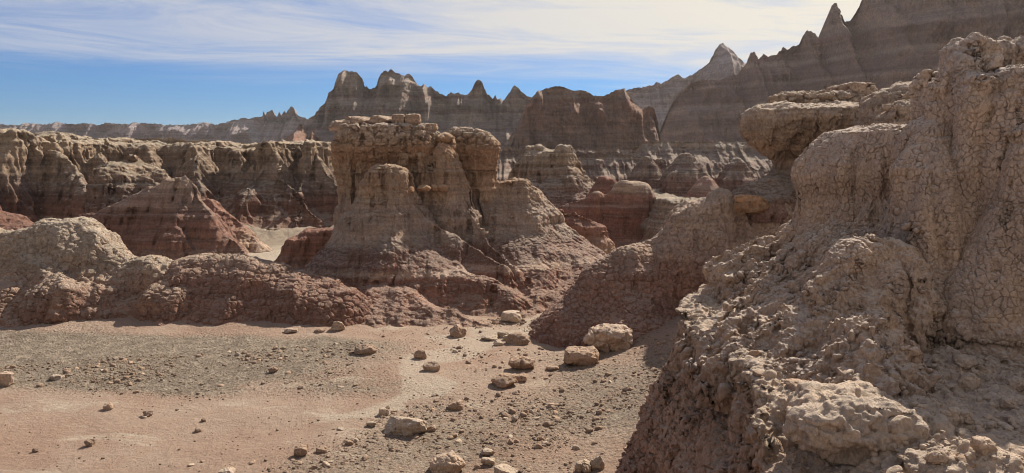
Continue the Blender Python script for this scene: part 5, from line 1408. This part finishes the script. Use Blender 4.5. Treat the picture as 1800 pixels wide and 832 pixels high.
    # slabs on the cap of the butte
    for u, v, w, h, dy, lab, sd_ in [(597, 228, 42, 19, -0.9, 'rusty slab jutting out over the left corner of the butte cap', 311), (630, 219, 48, 16, -0.7, 'long flat slab on the butte top, next to the jutting rusty slab', 312),
                                     (669, 218, 44, 16, -0.7, 'middle slab of the row lying on the butte top', 313), (701, 219, 26, 20, -0.8, 'rounded knob of rock standing in the row of slabs on the butte', 314),
                                     (726, 220, 30, 21, -0.8, 'blocky square slab at the tall right end of the row on the butte', 315), (758, 226, 26, 9, -0.6, 'thin low slab at the right corner of the butte cap', 316)]:
        X, Y, Z = at(u, v, 23 + dy)
        B(0, 0, w, h + 3, M_slab, lab, sd_, name='rock_slab', cat='rock slab', ground=(X, Y - 0.2, Z - 0.04), depth=0.9, box=0.7, planes=6, sink=0.0)
    # rounded nodules that stick out of the butte's flank
    root = bpy.data.objects['butte']
    VB = BODY[0]
    for u, v, w, h, sd_ in [(722, 333, 12, 12, 321), (745, 330, 24, 13, 322), (764, 330, 16, 13, 323), (779, 330, 20, 15, 324), (855, 351, 8, 8, 325)]:
        X, Y, Z = at(u, v, 21.8)
        m = (np.abs(VB[:, 0] - X) < 0.12) & (np.abs(VB[:, 2] - Z) < 0.12)
        Y2 = float(VB[m, 1].min()) if m.any() else Y
        X, Y, Z = at(u, v, Y2)
        s = Y2 / FPX
        V, Q = rock_mesh(w * s, w * s * 0.9, h * s, sd_, n=4, box=0.15, planes=4, rough=0.6)
        o = link('concretion', make_mesh('concretion', V, Q), M_ochre, root)
        o.location = Vector((X, Y2 + 0.02, Z - h * s * 0.5)) - Vector(root.location)


M_ochre = clay('ochre_rock', [(0.0, (0.33, 0.22, 0.13)), (6.0, (0.37, 0.255, 0.155))], crust_lit=(0.42, 0.36, 0.27), crust_lit_amt=0.4, wob=2, wobL=0.5, grain=16, bump=0.02, mott=2)
M_slab = clay('slab_rock', [(0.0, (0.33, 0.25, 0.18)), (6.0, (0.39, 0.31, 0.235))], crust_lit=(0.45, 0.40, 0.33), crust_lit_amt=0.5, wob=2, wobL=0.5, grain=16, bump=0.02, mott=2)
build_boulders()
say('boulders')


def ledge_top(x, y):
    L = LEDGE[0]
    m = (np.abs(L[:, 0] - x) < 0.05) & (np.abs(L[:, 1] - y) < 0.05)
    return float(np.percentile(L[m, 2], 85)) if m.any() else None


def on_ledge(u, v):
    for Y in np.arange(3.0, 9.5, 0.04):
        X, _, Z = at(u, v, Y)
        if Z < 2.9:
            z = ledge_top(X, Y)
            if z is not None and z > Z:
                return X, Y, z
    return None


def build_ledge_rocks():
    for u, v, w, h, mat, lab, sd_, kw in [
        (1530, 800, 235, 122, M_ledge, 'broad rounded block of pale clay lit by the sun on the front of the ledge', 401, dict(n=6, box=0.4, planes=5, rough=1.9, depth=0.9, smooth_skin=True)),
        (1592, 784, 62, 56, M_rgrey, 'wedge shaped grey rock leaning on the broad rounded block', 402, dict(n=5, box=0.1, planes=10, cut=(0.35, 0.8), rough=0.5)),
        (1706, 654, 42, 25, M_rgrey, 'shaded grey stone on the ledge below the tall pillar, upper of two', 403, {}),
        (1712, 684, 46, 32, M_rgrey, 'shaded grey stone on the ledge below the tall pillar, lower of two', 404, {}),
        (1701, 746, 38, 28, M_rgrey, 'angular grey stone at the border of sun and shade on the ledge', 405, dict(cut=(0.5, 0.85))),
        (1680, 737, 26, 20, M_rgrey, 'small tilted stone beside the angular grey stone on the ledge', 406, {}),
        (1738, 800, 44, 34, M_rtan, 'squat tan rock in the sunlit rubble near the bottom of the ledge', 407, {}),
        (1652, 820, 40, 28, M_rtan, 'pale rounded rock in the sunlit rubble, close to the wedge shaped rock', 408, {}),
        (1776, 722, 30, 22, M_rgrey, 'flat grey stone at the right border of the ledge', 409, {}),
        (1795, 690, 36, 30, M_rgrey, 'grey block in the shade at the right border of the ledge', 410, {}),
        (1420, 700, 60, 26, M_rbrown, 'brown slab jutting out from the rim of the ledge', 411, dict(box=0.6, depth=1.0)),
    ]:
        p = on_ledge(u, v)
        if p is None:
            say('no ledge at', u, v)
            continue
        boulder(0, 0, w, h, mat, lab, sd_, sink=0.3 if w > 100 else 0.16, name='boulder' if w > 100 else 'stone', cat='boulder' if w > 100 else 'stone', ground=p, **kw)


build_ledge_rocks()
say('ledge rocks')


def build_stones():
    r = np.random.default_rng(5)
    var = [rock_mesh(1, r.uniform(0.7, 1.0), r.uniform(0.45, 0.8), 500 + k, n=3, planes=9, box=0.3, cut=(0.55, 0.9), rough=1.2) for k in range(14)]
    mats = [M_rdark, M_rbrown, M_rdark, M_rgrey]
    # candidate places on the floor, thick where it is stony
    pts = []
    while len(pts) < 21000:
        y = r.uniform(9.0, 19, 4000)
        x = r.uniform(-0.72, 0.42, 4000) * y
        g = gravel_amount(x, y)
        cl = sstep(fbm(x / 0.9, y / 0.9, 6.0, 2), -0.3, 0.8)
        keep = r.random(4000) < (0.02 + 0.98 * g ** 1.3) * (0.15 + 0.85 * cl)
        keep &= (y < 16.6 + 0.3 * x) | (x > -3)
        keep &= ~((x > 1.2 + 0.14 * (y - 9.3)) & (y < 11))
        pts += list(zip(x[keep], y[keep]))
    pts = np.array(pts[:21000], F32)
    size = 0.014 + 0.11 * np.clip(r.pareto(2.6, len(pts)) * 0.16, 0, 1)
    order = np.argsort(-size / pts[:, 1])
    nbig = 235
    meshes = []
    for k, (V, Q) in enumerate(var):
        me = make_mesh('stone', V, Q)
        me.materials.append(mats[k % 4])
        meshes.append(me)
    first = None
    for i in order[:nbig]:
        x, y = map(float, pts[i])
        s = float(size[i])
        if first is None:
            o = first = bpy.data.objects.new('stone', meshes[0])
            tag(o, 'small loose brownish stone lying in the gravel of the wash floor', 'stone', 'stones strewn over the wash floor')
        else:
            o = first.copy()
            o.data = meshes[int(r.integers(len(meshes)))]
        o.location = (x, y, float(ground_z(x, y)) - 0.16 * s)
        o.rotation_euler = (r.normal() * 0.25, r.normal() * 0.25, r.uniform(0, 6.28))
        o.scale = (s, s, s)
        C.objects.link(o)
    # the rest is gravel
    low = [rock_mesh(1, r.uniform(0.7, 1.0), r.uniform(0.5, 0.8), 600 + k, n=2, planes=8, box=0.3, cut=(0.55, 0.9), rough=1.2) for k in range(10)]

    def mass(name, P, S, mat, label, zf):
        Vs, Qs, off = [], [], 0
        for j, (p, s) in enumerate(zip(P, S)):
            V, Q = low[j % 10]
            a = r.uniform(0, 6.28)
            c, sn = math.cos(a), math.sin(a)
            W = np.stack([V[:, 0] * c - V[:, 1] * sn, V[:, 0] * sn + V[:, 1] * c, V[:, 2]], 1) * s
            Vs.append(W + np.array([p[0], p[1], zf[j] - 0.12 * s], F32))
            Qs.append(Q + off)
            off += len(V)
        o = link(name, make_mesh(name, np.concatenate(Vs), np.concatenate(Qs), False), mat)
        tag(o, label, 'gravel', kind='stuff')
    rest = order[nbig:]
    zf = ground_z(pts[rest, 0], pts[rest, 1])
    mass('gravel', pts[rest], size[rest], rock_mat('gravel', (0.20, 0.16, 0.118), (0.23, 0.185, 0.14), (0.28, 0.235, 0.18)), 'fine grey brown gravel spread over the wash floor', zf)
    # rubble on the ledge
    L = LEDGE[0]
    m = (L[:, 1] > 3.2) & (L[:, 1] < 7.5) & (L[:, 0] > 1.7 + 0.1 * np.abs(L[:, 1] - 4)) & (L[:, 0] < L[:, 1] * 0.72)
    c = L[m]
    idx = r.choice(len(c), 4200, replace=False)
    P = c[idx]
    S = 0.010 + 0.10 * np.clip(r.pareto(2.4, len(P)) * 0.16, 0, 1)
    od = np.argsort(-S / P[:, 1])
    first = None
    for i in od[:50]:
        s = float(S[i])
        if first is None:
            o = first = bpy.data.objects.new('stone', meshes[2])
            tag(o, 'small pale stone lying loose in the rubble on top of the ledge', 'stone', 'stones strewn over the ledge')
        else:
            o = first.copy()
            o.data = meshes[[2, 3, 6, 7, 10, 11][int(r.integers(6))]]
        o.location = (float(P[i, 0]), float(P[i, 1]), float(P[i, 2]) - 0.14 * s)
        o.rotation_euler = (r.normal() * 0.25, r.normal() * 0.25, r.uniform(0, 6.28))
        o.scale = (s, s, s)
        C.objects.link(o)
    k = od[50:]
    mass('rubble', P[k][:, :2], S[k], rock_mat('rubble', (0.36, 0.31, 0.24), (0.40, 0.345, 0.27), (0.45, 0.40, 0.33)), 'fine pale rubble covering the top of the ledge', P[k][:, 2])


build_stones()
say('stones')
